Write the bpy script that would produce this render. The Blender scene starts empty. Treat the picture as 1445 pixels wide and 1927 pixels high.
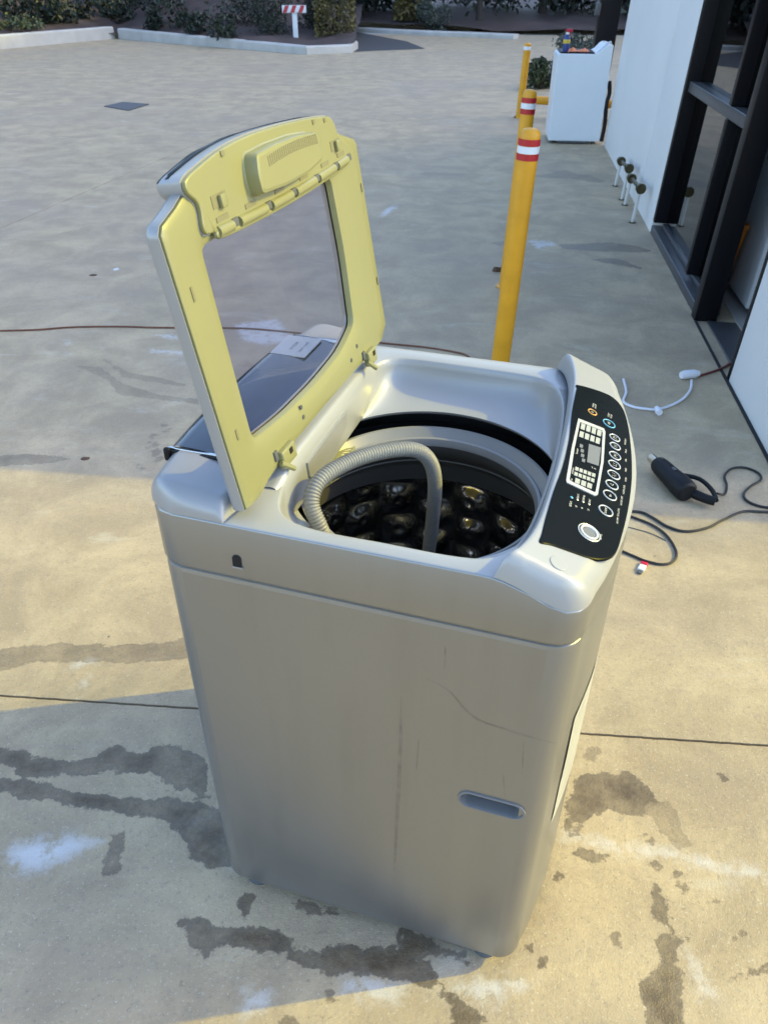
import bpy, bmesh, math, random
import numpy as np
from mathutils import Matrix, Vector
random.seed(7); np.random.seed(7)
SC = bpy.context.scene
COL = SC.collection
# ------------------------------------------------------------------ camera
FPX, PITCH, ROLL, CAMH = 1432.3, 0.6161, 0.002, 1.5639
CX, CY, IMW, IMH = 722.5, 963.5, 1445, 1927
_cp, _sp = math.cos(PITCH), math.sin(PITCH)
_r = np.array([1, 0, 0.]); _w = np.array([0, _cp, -_sp]); _u = np.array([0, _sp, _cp])
_r, _u = math.cos(ROLL)*_r + math.sin(ROLL)*_u, -math.sin(ROLL)*_r + math.cos(ROLL)*_u
cam = bpy.data.cameras.new('camera'); camo = bpy.data.objects.new('camera', cam); COL.objects.link(camo)
cam.sensor_fit = 'VERTICAL'; cam.sensor_height = 36; cam.lens = FPX/IMH*36
cam.clip_start = 0.02; cam.clip_end = 2000
camo.matrix_world = Matrix(((_r[0], _u[0], -_w[0], 0), (_r[1], _u[1], -_w[1], 0), (_r[2], _u[2], -_w[2], CAMH), (0, 0, 0, 1)))
cam.dof.use_dof = True; cam.dof.focus_distance = 1.45; cam.dof.aperture_fstop = 10
SC.camera = camo
# ------------------------------------------------------------------ sky, sun, exposure
SUN_EL, SUN_AZ = math.radians(33), math.radians(9)     # azimuth: from +X turned towards +Y
world = bpy.data.worlds.new('World'); SC.world = world; world.use_nodes = True
nt = world.node_tree; nt.nodes.clear()
sky = nt.nodes.new('ShaderNodeTexSky'); sky.sky_type = 'NISHITA'; sky.sun_disc = False
sky.sun_elevation = SUN_EL; sky.sun_rotation = math.pi/2 - SUN_AZ
sky.air_density = 1.0; sky.dust_density = 1.4; sky.ozone_density = 1.0
bg = nt.nodes.new('ShaderNodeBackground'); bg.inputs[1].default_value = 0.15
wo = nt.nodes.new('ShaderNodeOutputWorld')
nt.links.new(sky.outputs[0], bg.inputs[0]); nt.links.new(bg.outputs[0], wo.inputs[0])
sl = bpy.data.lights.new('sun', 'SUN'); sl.energy = 2.0; sl.angle = math.radians(0.55); sl.color = (0.57, 0.465, 0.003)
so = bpy.data.objects.new('sun', sl); COL.objects.link(so)
sdir = Vector((math.cos(SUN_EL)*math.cos(SUN_AZ), math.cos(SUN_EL)*math.sin(SUN_AZ), math.sin(SUN_EL)))
so.rotation_euler = sdir.to_track_quat('Z', 'Y').to_euler(); so.location = (10, 5, 20)
SC.view_settings.view_transform = 'Standard'; SC.view_settings.look = 'None'
SC.view_settings.exposure = 1.85; SC.view_settings.gamma = 1
SC.render.engine = 'CYCLES'
SC.cycles.max_bounces = 10; SC.cycles.transparent_max_bounces = 16

# ------------------------------------------------------------------ pixel helpers (a pixel gives a direction only)
def ray(px): return np.array([0, 0, CAMH]), _w + _r*(px[0]-CX)/FPX - _u*(px[1]-CY)/FPX
def gpt(px, z=0.):
    o, d = ray(px); return o + d*((z-o[2])/d[2])
# washer frame
WAX, WAY, WYAW = -0.3310, 0.8585, -0.3019
D, W, ZS, ZR = 0.6193, 0.6309, 0.8707, 0.9628
eu = np.array([math.cos(WYAW), math.sin(WYAW), 0]); ev = np.array([-math.sin(WYAW), math.cos(WYAW), 0]); WO = np.array([WAX, WAY, 0.])
def wloc(P): d = P-WO; return np.array([d@eu, d@ev, d[2]])
def onplane(px, P0, n):
    o, d = ray(px); lo = wloc(o); ld = np.array([d@eu, d@ev, d[2]])
    return lo + ld*(((np.array(P0)-lo)@np.array(n))/(ld@np.array(n)))
def onz(px, z): return onplane(px, (0, 0, z), (0, 0, 1))
def onv(px, v): return onplane(px, (0, v, 0), (0, 1, 0))

# ------------------------------------------------------------------ object helpers
def lin(c): return tuple((x/12.92 if x <= .04045 else ((x+.055)/1.055)**2.4) for x in c)
def tag(o, label=None, cat=None, group=None, kind=None):
    if label: o['label'] = label
    if cat: o['category'] = cat
    if group: o['group'] = group
    if kind: o['kind'] = kind
    return o
def empty(name, loc=(0, 0, 0), rot=(0, 0, 0), parent=None):
    o = bpy.data.objects.new(name, None); COL.objects.link(o); o.location = loc; o.rotation_euler = rot
    o.empty_display_size = .1
    if parent: o.parent = parent
    return o
class MB:
    def __init__(s): s.v = []; s.f = []
    def add(s, v, f):
        b = len(s.v); s.v += [tuple(map(float, x)) for x in v]; s.f += [tuple(i+b for i in q) for q in f]; return s
    def box(s, a, b, M=None):
        (x0, y0, z0), (x1, y1, z1) = a, b
        v = [(x0, y0, z0), (x1, y0, z0), (x1, y1, z0), (x0, y1, z0), (x0, y0, z1), (x1, y0, z1), (x1, y1, z1), (x0, y1, z1)]
        if M is not None: v = [tuple(M @ Vector(q)) for q in v]
        return s.add(v, [(0, 3, 2, 1), (4, 5, 6, 7), (0, 1, 5, 4), (1, 2, 6, 5), (2, 3, 7, 6), (3, 0, 4, 7)])
    def rings(s, R, closed=True, cap0=False, cap1=False):
        n = len(R[0]); v = [q for r in R for q in r]; f = []
        m = n if closed else n-1
        for k in range(len(R)-1):
            for i in range(m):
                j = (i+1) % n; f.append((k*n+i, k*n+j, (k+1)*n+j, (k+1)*n+i))
        if cap0: f.append(tuple(range(n-1, -1, -1)))
        if cap1: f.append(tuple((len(R)-1)*n+i for i in range(n)))
        return s.add(v, f)
    def lathe(s, prof, n=32, c=(0, 0), ax=None):
        R = []
        for r, z in prof:
            R.append([(c[0]+r*math.cos(2*math.pi*i/n), c[1]+r*math.sin(2*math.pi*i/n), z) for i in range(n)])
        return s.rings(R)
    def tube(s, pts, rad, n=8, caps=True):
        P = [np.array(q, float) for q in pts]; R = []; up = None
        for i, q in enumerate(P):
            t = P[min(i+1, len(P)-1)]-P[max(i-1, 0)]; t = t/(np.linalg.norm(t)+1e-9)
            if up is None:
                up = np.array([0, 0, 1.]) if abs(t[2]) < .9 else np.array([1., 0, 0])
            a = np.cross(t, up); a /= np.linalg.norm(a)+1e-9; up = np.cross(a, t)
            r = rad[i] if hasattr(rad, '__len__') else rad
            R.append([tuple(q + r*(a*math.cos(2*math.pi*k/n)+up*math.sin(2*math.pi*k/n))) for k in range(n)])
        return s.rings(R, True, caps, caps)
    def build(s, name, mat, parent=None, smooth=True, bevel=0, auto=None):
        me = bpy.data.meshes.new(name); me.from_pydata(s.v, [], s.f); me.update()
        bm = bmesh.new(); bm.from_mesh(me); bmesh.ops.recalc_face_normals(bm, faces=bm.faces); bm.to_mesh(me); bm.free()
        return link(name, me, mat, parent, smooth, bevel, auto)
def link(name, me, mat, parent=None, smooth=True, bevel=0, auto=35):
    if mat: me.materials.append(mat)
    o = bpy.data.objects.new(name, me); COL.objects.link(o)
    if parent: o.parent = parent
    if smooth:
        me.polygons.foreach_set('use_smooth', [True]*len(me.polygons))
        me.set_sharp_from_angle(angle=math.radians(auto or 40))
        for p_ in me.polygons:
            if p_.loop_total > 16: p_.use_smooth = False
    if bevel:
        b = o.modifiers.new('bevel', 'BEVEL'); b.width = bevel; b.segments = 3; b.limit_method = 'ANGLE'; b.angle_limit = math.radians(40)
        me.polygons.foreach_set('use_smooth', [True]*len(me.polygons))
    return o
def boxobj(name, a, b, mat, parent=None, bevel=0.004): return MB().box(a, b).build(name, mat, parent, smooth=False, bevel=bevel)
def catmull(P, n=8, closed=False):
    P = [np.array(q, float) for q in P]; out = []; N = len(P)
    rng = range(N if closed else N-1)
    for i in rng:
        if closed: a, b, c, d = P[(i-1) % N], P[i], P[(i+1) % N], P[(i+2) % N]
        else: a, b, c, d = P[max(i-1, 0)], P[i], P[i+1], P[min(i+2, N-1)]
        for k in range(n):
            t = k/n
            out.append(.5*((2*b)+(c-a)*t+(2*a-5*b+4*c-d)*t*t+(3*b-a-3*c+d)*t**3))
    if not closed: out.append(P[-1])
    return out
def roundpoly(P, r, n=6):
    """round each corner of a closed 2D polygon by r (number or list)"""
    P = [np.array(q, float) for q in P]; N = len(P); out = []
    for i in range(N):
        a, b, c = P[i-1], P[i], P[(i+1) % N]; rr = r[i] if hasattr(r, '__len__') else r
        if rr <= 0: out.append(b); continue
        d1 = a-b; d2 = c-b; l1 = np.linalg.norm(d1); l2 = np.linalg.norm(d2); k = min(rr, l1*.48, l2*.48)
        p0 = b+d1/l1*k; p1 = b+d2/l2*k
        for j in range(n+1):
            t = j/n; out.append((1-t)**2*p0+2*t*(1-t)*b+t*t*p1)
    return out
def inset(P, d):
    P = [np.array(q[:2], float) for q in P]; N = len(P)
    A = sum(P[i][0]*P[(i+1) % N][1]-P[(i+1) % N][0]*P[i][1] for i in range(N)); s = 1 if A > 0 else -1
    out = []
    for i in range(N):
        t = P[(i+1) % N]-P[i-1]; t = t/(np.linalg.norm(t)+1e-12); nrm = np.array([-t[1], t[0]])*s
        out.append(P[i]+nrm*d)
    return out
def resample(P, n, closed=True):
    P = [np.array(q, float) for q in P]
    if closed: P = P+[P[0]]
    L = [0]
    for i in range(1, len(P)): L.append(L[-1]+np.linalg.norm(P[i]-P[i-1]))
    m = n if closed else n-1; out = []
    for k in range(n):
        x = L[-1]*k/m; i = max(1, min(len(P)-1, int(np.searchsorted(L, x)))); t = (x-L[i-1])/max(1e-12, L[i]-L[i-1])
        out.append(P[i-1]*(1-t)+P[i]*t)
    return out
def radial(P, c, phis):
    """radius of a star-shaped polygon about c for each angle"""
    P = [np.array(q[:2], float)-np.array(c) for q in P]; N = len(P); out = []
    for ph in phis:
        d = np.array([math.cos(ph), math.sin(ph)]); best = 0
        for i in range(N):
            a, b = P[i], P[(i+1) % N]; e = b-a; den = d[0]*e[1]-d[1]*e[0]
            if abs(den) < 1e-12: continue
            t = (a[0]*e[1]-a[1]*e[0])/den; s_ = (a[0]*d[1]-a[1]*d[0])/den
            if t > 0 and -1e-9 <= s_ <= 1+1e-9: best = max(best, t)
        out.append(best)
    return out
def smooth01(x): x = max(0, min(1, x)); return x*x*(3-2*x)

# ------------------------------------------------------------------ materials
def newmat(name):
    m = bpy.data.materials.new(name); m.use_nodes = True; nt = m.node_tree
    return m, nt, nt.nodes['Principled BSDF']
def N(nt, t, **kw):
    n = nt.nodes.new(t)
    for k, v in kw.items(): setattr(n, k, v)
    return n
def mat(name, col, rough=.5, metal=0, var=.08, scale=8, bump=.0, bscale=200, coat=0, spec=.5, stretch=None, trans=0):
    m, nt, b = newmat(name); L = nt.links.new
    tc = N(nt, 'ShaderNodeTexCoord')
    src = tc.outputs['Object']
    if stretch:
        mp = N(nt, 'ShaderNodeMapping'); mp.inputs['Scale'].default_value = stretch; L(src, mp.inputs[0]); src = mp.outputs[0]
    n = N(nt, 'ShaderNodeTexNoise'); n.inputs['Scale'].default_value = scale; n.inputs['Detail'].default_value = 6; L(src, n.inputs['Vector'])
    mx = N(nt, 'ShaderNodeMix', data_type='RGBA'); 
    mx.inputs[6].default_value = (*[max(0, c*(1-var*2)) for c in col], 1); mx.inputs[7].default_value = (*[min(1, c*(1+var)) for c in col], 1)
    L(n.outputs[0], mx.inputs[0]); L(mx.outputs[2], b.inputs['Base Color'])
    b.inputs['Metallic'].default_value = metal
    mr = N(nt, 'ShaderNodeMapRange'); mr.inputs[3].default_value = max(.02, rough-.1*var*10*rough); mr.inputs[4].default_value = min(1, rough+.1*var*10*rough)
    L(n.outputs[0], mr.inputs[0]); L(mr.outputs[0], b.inputs['Roughness'])
    b.inputs['Specular IOR Level'].default_value = spec
    if coat: b.inputs['Coat Weight'].default_value = coat; b.inputs['Coat Roughness'].default_value = .08
    if trans: b.inputs['Transmission Weight'].default_value = trans
    if bump:
        n2 = N(nt, 'ShaderNodeTexNoise'); n2.inputs['Scale'].default_value = bscale; n2.inputs['Detail'].default_value = 4; L(src, n2.inputs['Vector'])
        bp = N(nt, 'ShaderNodeBump'); bp.inputs['Strength'].default_value = bump; bp.inputs['Distance'].default_value = .002
        L(n2.outputs[0], bp.inputs['Height']); L(bp.outputs[0], b.inputs['Normal'])
    return m
M = {}
def silver_mat():
    # silver painted steel with soft vertical wash streaks and grime
    m, nt, b = newmat('silver_paint'); L = nt.links.new
    tc = N(nt, 'ShaderNodeTexCoord'); mp = N(nt, 'ShaderNodeMapping'); mp.inputs['Scale'].default_value = (14, 14, 1.3); L(tc.outputs['Object'], mp.inputs[0])
    n = N(nt, 'ShaderNodeTexNoise'); n.inputs['Scale'].default_value = 1.6; n.inputs['Detail'].default_value = 5; L(mp.outputs[0], n.inputs['Vector'])
    n2 = N(nt, 'ShaderNodeTexNoise'); n2.inputs['Scale'].default_value = 5; n2.inputs['Detail'].default_value = 8; L(tc.outputs['Object'], n2.inputs['Vector'])
    rp = N(nt, 'ShaderNodeValToRGB'); rp.color_ramp.elements[0].position = .5; rp.color_ramp.elements[1].position = .78
    L(n.outputs[0], rp.inputs[0])
    mu = N(nt, 'ShaderNodeMath', operation='MULTIPLY'); L(rp.outputs[0], mu.inputs[0]); L(n2.outputs[0], mu.inputs[1])
    mx = N(nt, 'ShaderNodeMix', data_type='RGBA'); mx.inputs[6].default_value = (.30, .305, .305, 1); mx.inputs[7].default_value = (.265, .265, .258, 1)
    L(mu.outputs[0], mx.inputs[0]); L(mx.outputs[2], b.inputs['Base Color'])
    b.inputs['Metallic'].default_value = .8
    mr = N(nt, 'ShaderNodeMapRange'); mr.inputs[3].default_value = .30; mr.inputs[4].default_value = .37; L(n2.outputs[0], mr.inputs[0]); L(mr.outputs[0], b.inputs['Roughness'])
    n3 = N(nt, 'ShaderNodeTexNoise'); n3.inputs['Scale'].default_value = 900; L(tc.outputs['Object'], n3.inputs['Vector'])
    bp = N(nt, 'ShaderNodeBump'); bp.inputs['Strength'].default_value = .06; bp.inputs['Distance'].default_value = .0006; L(n3.outputs[0], bp.inputs['Height']); L(bp.outputs[0], b.inputs['Normal'])
    return m
M['silver'] = silver_mat()
M['silver_plastic'] = mat('silver_plastic', (.33, .335, .34), .33, .25, .05, 6)
M['cover'] = mat('pearl_cover', (.37, .38, .385), .33, .2, .05, 5, bump=.04, bscale=600)
M['cream'] = mat('cream_plastic', (.245, .242, .112), .34, 0, .08, 4)
M['cream_dark'] = mat('cream_shadow_plastic', (.19, .18, .10), .5, 0, .06, 8)
M['black_gloss'] = mat('black_gloss', (.004, .006, .007), .28, 0, .1, 5, spec=.06)
M['navy_gloss'] = mat('navy_gloss', (.010, .020, .045), .08, 0, .1, 5, coat=.5)
M['black'] = mat('black_plastic', (.006, .007, .009), .5, 0, .1, 30, bump=.2, bscale=300, spec=.25)
M['dark'] = mat('dark_void', (.004, .004, .005), .8)
M['print'] = mat('printed_lettering', (.62, .62, .58), .5, 0, .03)
M['print_dim'] = mat('printed_lettering_dim', (.38, .40, .40), .5, 0, .03)
M['ring'] = mat('button_ring', (.70, .70, .64), .25, .5, .04)
M['ring_orange'] = mat('power_ring', (.75, .40, .10), .3, .2, .04)
M['ring_blue'] = mat('start_ring', (.18, .48, .62), .3, .2, .04)
M['lamp_blue'] = mat('blue_lamp', (.08, .42, .66), .3)
M['grey_key'] = mat('key_grey', (.16, .17, .18), .3)
M['chrome'] = mat('chrome', (.75, .75, .74), .16, 1, .03)
M['balancer'] = mat('balancer_grey', (.10, .098, .092), .42, 0, .08, 10)
M['balancer_top'] = mat('balancer_top_grey', (.24, .245, .245), .32, 0, .06, 10)
M['steel'] = mat('basket_steel', (.66, .65, .61), .12, 1, .05, 6)
M['hose'] = mat('grey_hose', (.22, .22, .205), .45, 0, .06, 20)
M['foot'] = mat('grey_rubber', (.08, .09, .10), .7, 0, .1, 30)
M['sticker'] = mat('paper_sticker', (.62, .61, .56), .6, 0, .04, 12)
M['scuff'] = None
def glass_mat(name, tint, refl=1.0, rough=0.0, ior=1.5):
    m = bpy.data.materials.new(name); m.use_nodes = True; nt = m.node_tree; nt.nodes.clear(); L = nt.links.new
    t = N(nt, 'ShaderNodeBsdfTransparent'); t.inputs[0].default_value = (*tint, 1)
    g = N(nt, 'ShaderNodeBsdfGlossy'); g.inputs['Roughness'].default_value = rough; g.inputs[0].default_value = (refl, refl, refl, 1)
    fr = N(nt, 'ShaderNodeFresnel'); fr.inputs[0].default_value = ior
    tc = N(nt, 'ShaderNodeTexCoord'); ns = N(nt, 'ShaderNodeTexNoise'); ns.inputs['Scale'].default_value = 3
    bp = N(nt, 'ShaderNodeBump'); bp.inputs['Strength'].default_value = .02; bp.inputs['Distance'].default_value = .01
    L(tc.outputs['Object'], ns.inputs['Vector']); L(ns.outputs[0], bp.inputs['Height']); L(bp.outputs[0], g.inputs['Normal'])
    mx = N(nt, 'ShaderNodeMixShader'); o = N(nt, 'ShaderNodeOutputMaterial')
    ge = N(nt, 'ShaderNodeNewGeometry'); iv = N(nt, 'ShaderNodeMath', operation='SUBTRACT'); iv.inputs[0].default_value = 1; L(ge.outputs['Backfacing'], iv.inputs[1])
    ml = N(nt, 'ShaderNodeMath', operation='MULTIPLY'); L(fr.outputs[0], ml.inputs[0]); L(iv.outputs[0], ml.inputs[1])
    L(ml.outputs[0], mx.inputs[0]); L(t.outputs[0], mx.inputs[1]); L(g.outputs[0], mx.inputs[2]); L(mx.outputs[0], o.inputs[0])
    return m
M['lid_glass'] = glass_mat('smoked_lid_glass', (.90, .855, .87))
M['shop_glass'] = glass_mat('shop_glass', (.16, .17, .18), 1., 0., 2.4)
def film_mat(name, col, alpha):
    m = bpy.data.materials.new(name); m.use_nodes = True; nt = m.node_tree; b = nt.nodes['Principled BSDF']
    b.inputs['Base Color'].default_value = (*col, 1); b.inputs['Roughness'].default_value = .6
    tc = N(nt, 'ShaderNodeTexCoord'); ns = N(nt, 'ShaderNodeTexNoise'); ns.inputs['Scale'].default_value = 40; ns.inputs['Detail'].default_value = 6
    mr = N(nt, 'ShaderNodeMapRange'); mr.inputs[1].default_value = .35; mr.inputs[2].default_value = .7; mr.inputs[3].default_value = 0; mr.inputs[4].default_value = alpha
    nt.links.new(tc.outputs['Object'], ns.inputs['Vector']); nt.links.new(ns.outputs[0], mr.inputs[0]); nt.links.new(mr.outputs[0], b.inputs['Alpha'])
    return m
M['scuff'] = film_mat('scuff_mark', (.07, .07, .07), .22)
# ------------------------------------------------------------------ ground
def concrete_mat():
    m, nt, b = newmat('weathered_concrete'); L = nt.links.new
    geo = N(nt, 'ShaderNodeNewGeometry'); P = geo.outputs['Position']
    def noise(sc, det=8, rough=.6, st=None, dist=0):
        src = P
        if st:
            mp = N(nt, 'ShaderNodeMapping'); mp.inputs['Scale'].default_value = st; mp.inputs['Rotation'].default_value = (0, 0, .3); L(P, mp.inputs[0]); src = mp.outputs[0]
        n = N(nt, 'ShaderNodeTexNoise'); n.inputs['Scale'].default_value = sc; n.inputs['Detail'].default_value = det; n.inputs['Roughness'].default_value = rough; n.inputs['Distortion'].default_value = dist
        L(src, n.inputs['Vector']); return n.outputs[0]
    def ramp(x, a, b_, lo=0., hi=1., sm=True):
        r = N(nt, 'ShaderNodeMapRange'); r.interpolation_type = 'SMOOTHSTEP' if sm else 'LINEAR'
        r.inputs[1].default_value = a; r.inputs[2].default_value = b_; r.inputs[3].default_value = lo; r.inputs[4].default_value = hi; L(x, r.inputs[0]); return r.outputs[0]
    def math_(op, a, b_):
        n = N(nt, 'ShaderNodeMath', operation=op)
        for i, x in enumerate((a, b_)):
            if isinstance(x, (int, float)): n.inputs[i].default_value = x
            else: L(x, n.inputs[i])
        return n.outputs[0]
    def mix(f, a, b_, blend='MIX'):
        n = N(nt, 'ShaderNodeMix', data_type='RGBA'); n.blend_type = blend
        if isinstance(f, (int, float)): n.inputs[0].default_value = f
        else: L(f, n.inputs[0])
        for i, x in ((6, a), (7, b_)):
            if isinstance(x, tuple): n.inputs[i].default_value = (*x, 1)
            else: L(x, n.inputs[i])
        return n.outputs[2]
    big = noise(.55, 5, .6, None, .6); mid = noise(3.2, 9, .68, None, .4); fine = noise(38, 6, .7); grit = noise(260, 3, .6)
    strk = noise(1.0, 6, .6, (.8, 5.5, 1), .8)
    c = mix(ramp(mid, .3, .72), (.315, .247, .155), (.50, .400, .252))
    c = mix(math_('MULTIPLY', ramp(big, .38, .68), .38), c, (.31, .255, .205))
    c = mix(math_('MULTIPLY', ramp(strk, .52, .72), .20), c, (.28, .235, .185))
    c = mix(math_('MULTIPLY', ramp(fine, .52, .72), .35), c, (.20, .18, .15))
    c = mix(math_('MULTIPLY', ramp(noise(95, 4, .75), .55, .68), .5), c, (.16, .145, .12))
    c = mix(math_('MULTIPLY', ramp(noise(150, 3, .7), .58, .70), .6), c, (.58, .54, .44))
    c = mix(math_('MULTIPLY', ramp(noise(.9, 8, .72, (1.6, 1, 1), 2.0), .52, .70), .25), c, (.25, .20, .155))
    c = mix(math_('MULTIPLY', ramp(noise(2.1, 7, .6, (1, 2.2, 1), 1.2), .58, .76), .40), c, (.56, .52, .43))
    # pits and dark specks
    vo = N(nt, 'ShaderNodeTexVoronoi'); vo.inputs['Scale'].default_value = 9; L(P, vo.inputs['Vector'])
    vo.inputs['Randomness'].default_value = 1
    spk = math_('MULTIPLY', ramp(vo.outputs['Distance'], .025, .06, 1., 0.), ramp(noise(1.7, 2), .56, .62))
    c = mix(math_('MULTIPLY', spk, .7), c, (.08, .07, .06))
    # hairline cracks
    vc = N(nt, 'ShaderNodeTexVoronoi'); vc.feature = 'DISTANCE_TO_EDGE'; vc.inputs['Scale'].default_value = .42
    wn = N(nt, 'ShaderNodeTexNoise'); wn.inputs['Scale'].default_value = 3; wn.inputs['Detail'].default_value = 6; L(P, wn.inputs['Vector'])
    va = N(nt, 'ShaderNodeMixRGB'); va.blend_type = 'ADD'; va.inputs[0].default_value = .22; L(P, va.inputs[1]); L(wn.outputs[1], va.inputs[2]); L(va.outputs[0], vc.inputs['Vector'])
    crack = math_('MULTIPLY', ramp(vc.outputs['Distance'], .0012, .0035, 1., 0.), ramp(noise(.9, 2), .60, .70))
    c = mix(math_('MULTIPLY', crack, .4), c, (.10, .09, .08))
    # chalk, paint residue (attribute = soft shape), then water stains (attribute = signed distance, .5 at the edge)
    at = N(nt, 'ShaderNodeAttribute', attribute_name='chalk')
    ck = math_('MULTIPLY', at.outputs['Fac'], ramp(math_('ADD', noise(24, 6, .7), math_('MULTIPLY', at.outputs['Fac'], .25)), .48, .72))
    c = mix(math_('MULTIPLY', ck, .8), c, (.62, .63, .64))
    aw = N(nt, 'ShaderNodeAttribute', attribute_name='wet'); ak = N(nt, 'ShaderNodeAttribute', attribute_name='wetk')
    nz = math_('ADD', math_('MULTIPLY', math_('SUBTRACT', noise(15, 6, .65), .5), .40), math_('MULTIPLY', math_('SUBTRACT', noise(60, 3, .6), .5), .08))
    wv = math_('ADD', aw.outputs['Fac'], nz)
    wet = math_('MULTIPLY', ramp(wv, .475, .525), ak.outputs['Fac'])
    rim = math_('MULTIPLY', math_('MULTIPLY', ramp(wv, .485, .51), ramp(wv, .53, .60, 1., 0.)), ak.outputs['Fac'])
    wvar = math_('MULTIPLY', ramp(noise(9, 6, .68), .28, .70, .50, 1.0), ramp(wv, .49, .64, .72, 1.0))
    wcol = mix(.95, c, (.165, .132, .085), 'MULTIPLY')
    c = mix(math_('MULTIPLY', wet, wvar), c, wcol)
    c = mix(math_('MULTIPLY', rim, .3), c, (.06, .05, .045))
    L(c, b.inputs['Base Color'])
    rg = ramp(mid, .3, .7, .62, .82, False)
    rr = N(nt, 'ShaderNodeMix', data_type='FLOAT'); L(math_('MULTIPLY', wet, wvar), rr.inputs[0]); L(rg, rr.inputs[2]); rr.inputs[3].default_value = .26
    L(rr.outputs[0], b.inputs['Roughness'])
    h = math_('ADD', math_('MULTIPLY', fine, .5), math_('ADD', math_('MULTIPLY', grit, .22), math_('MULTIPLY', mid, 1.2)))
    h = math_('SUBTRACT', h, math_('MULTIPLY', crack, .6))
    bp = N(nt, 'ShaderNodeBump'); bp.inputs['Strength'].default_value = .7; bp.inputs['Distance'].default_value = .007; L(h, bp.inputs['Height']); L(bp.outputs[0], b.inputs['Normal'])
    return m
M['concrete'] = concrete_mat()
M['asphalt'] = mat('asphalt', (.055, .058, .065), .85, 0, .2, 3, bump=.4, bscale=60)
M['mulch'] = mat('mulch', (.075, .052, .048), .95, 0, .45, 2.2, bump=1, bscale=14)
M['earth'] = mat('earth', (.10, .095, .09), .9, 0, .2, .5, bump=.4, bscale=20)
M['kerb'] = mat('kerb_concrete', (.50, .49, .46), .8, 0, .16, 3, bump=.3, bscale=60)
M['road'] = mat('road_concrete', (.46, .44, .40), .8, 0, .1, .6)

g = MB(); S = 600
g.add([(-S, -S, -.05), (S, -S, -.05), (S, S, -.05), (-S, S, -.05)], [(0, 1, 2, 3)])
ground = tag(g.build('ground', M['earth'], smooth=False), kind='structure')

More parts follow.
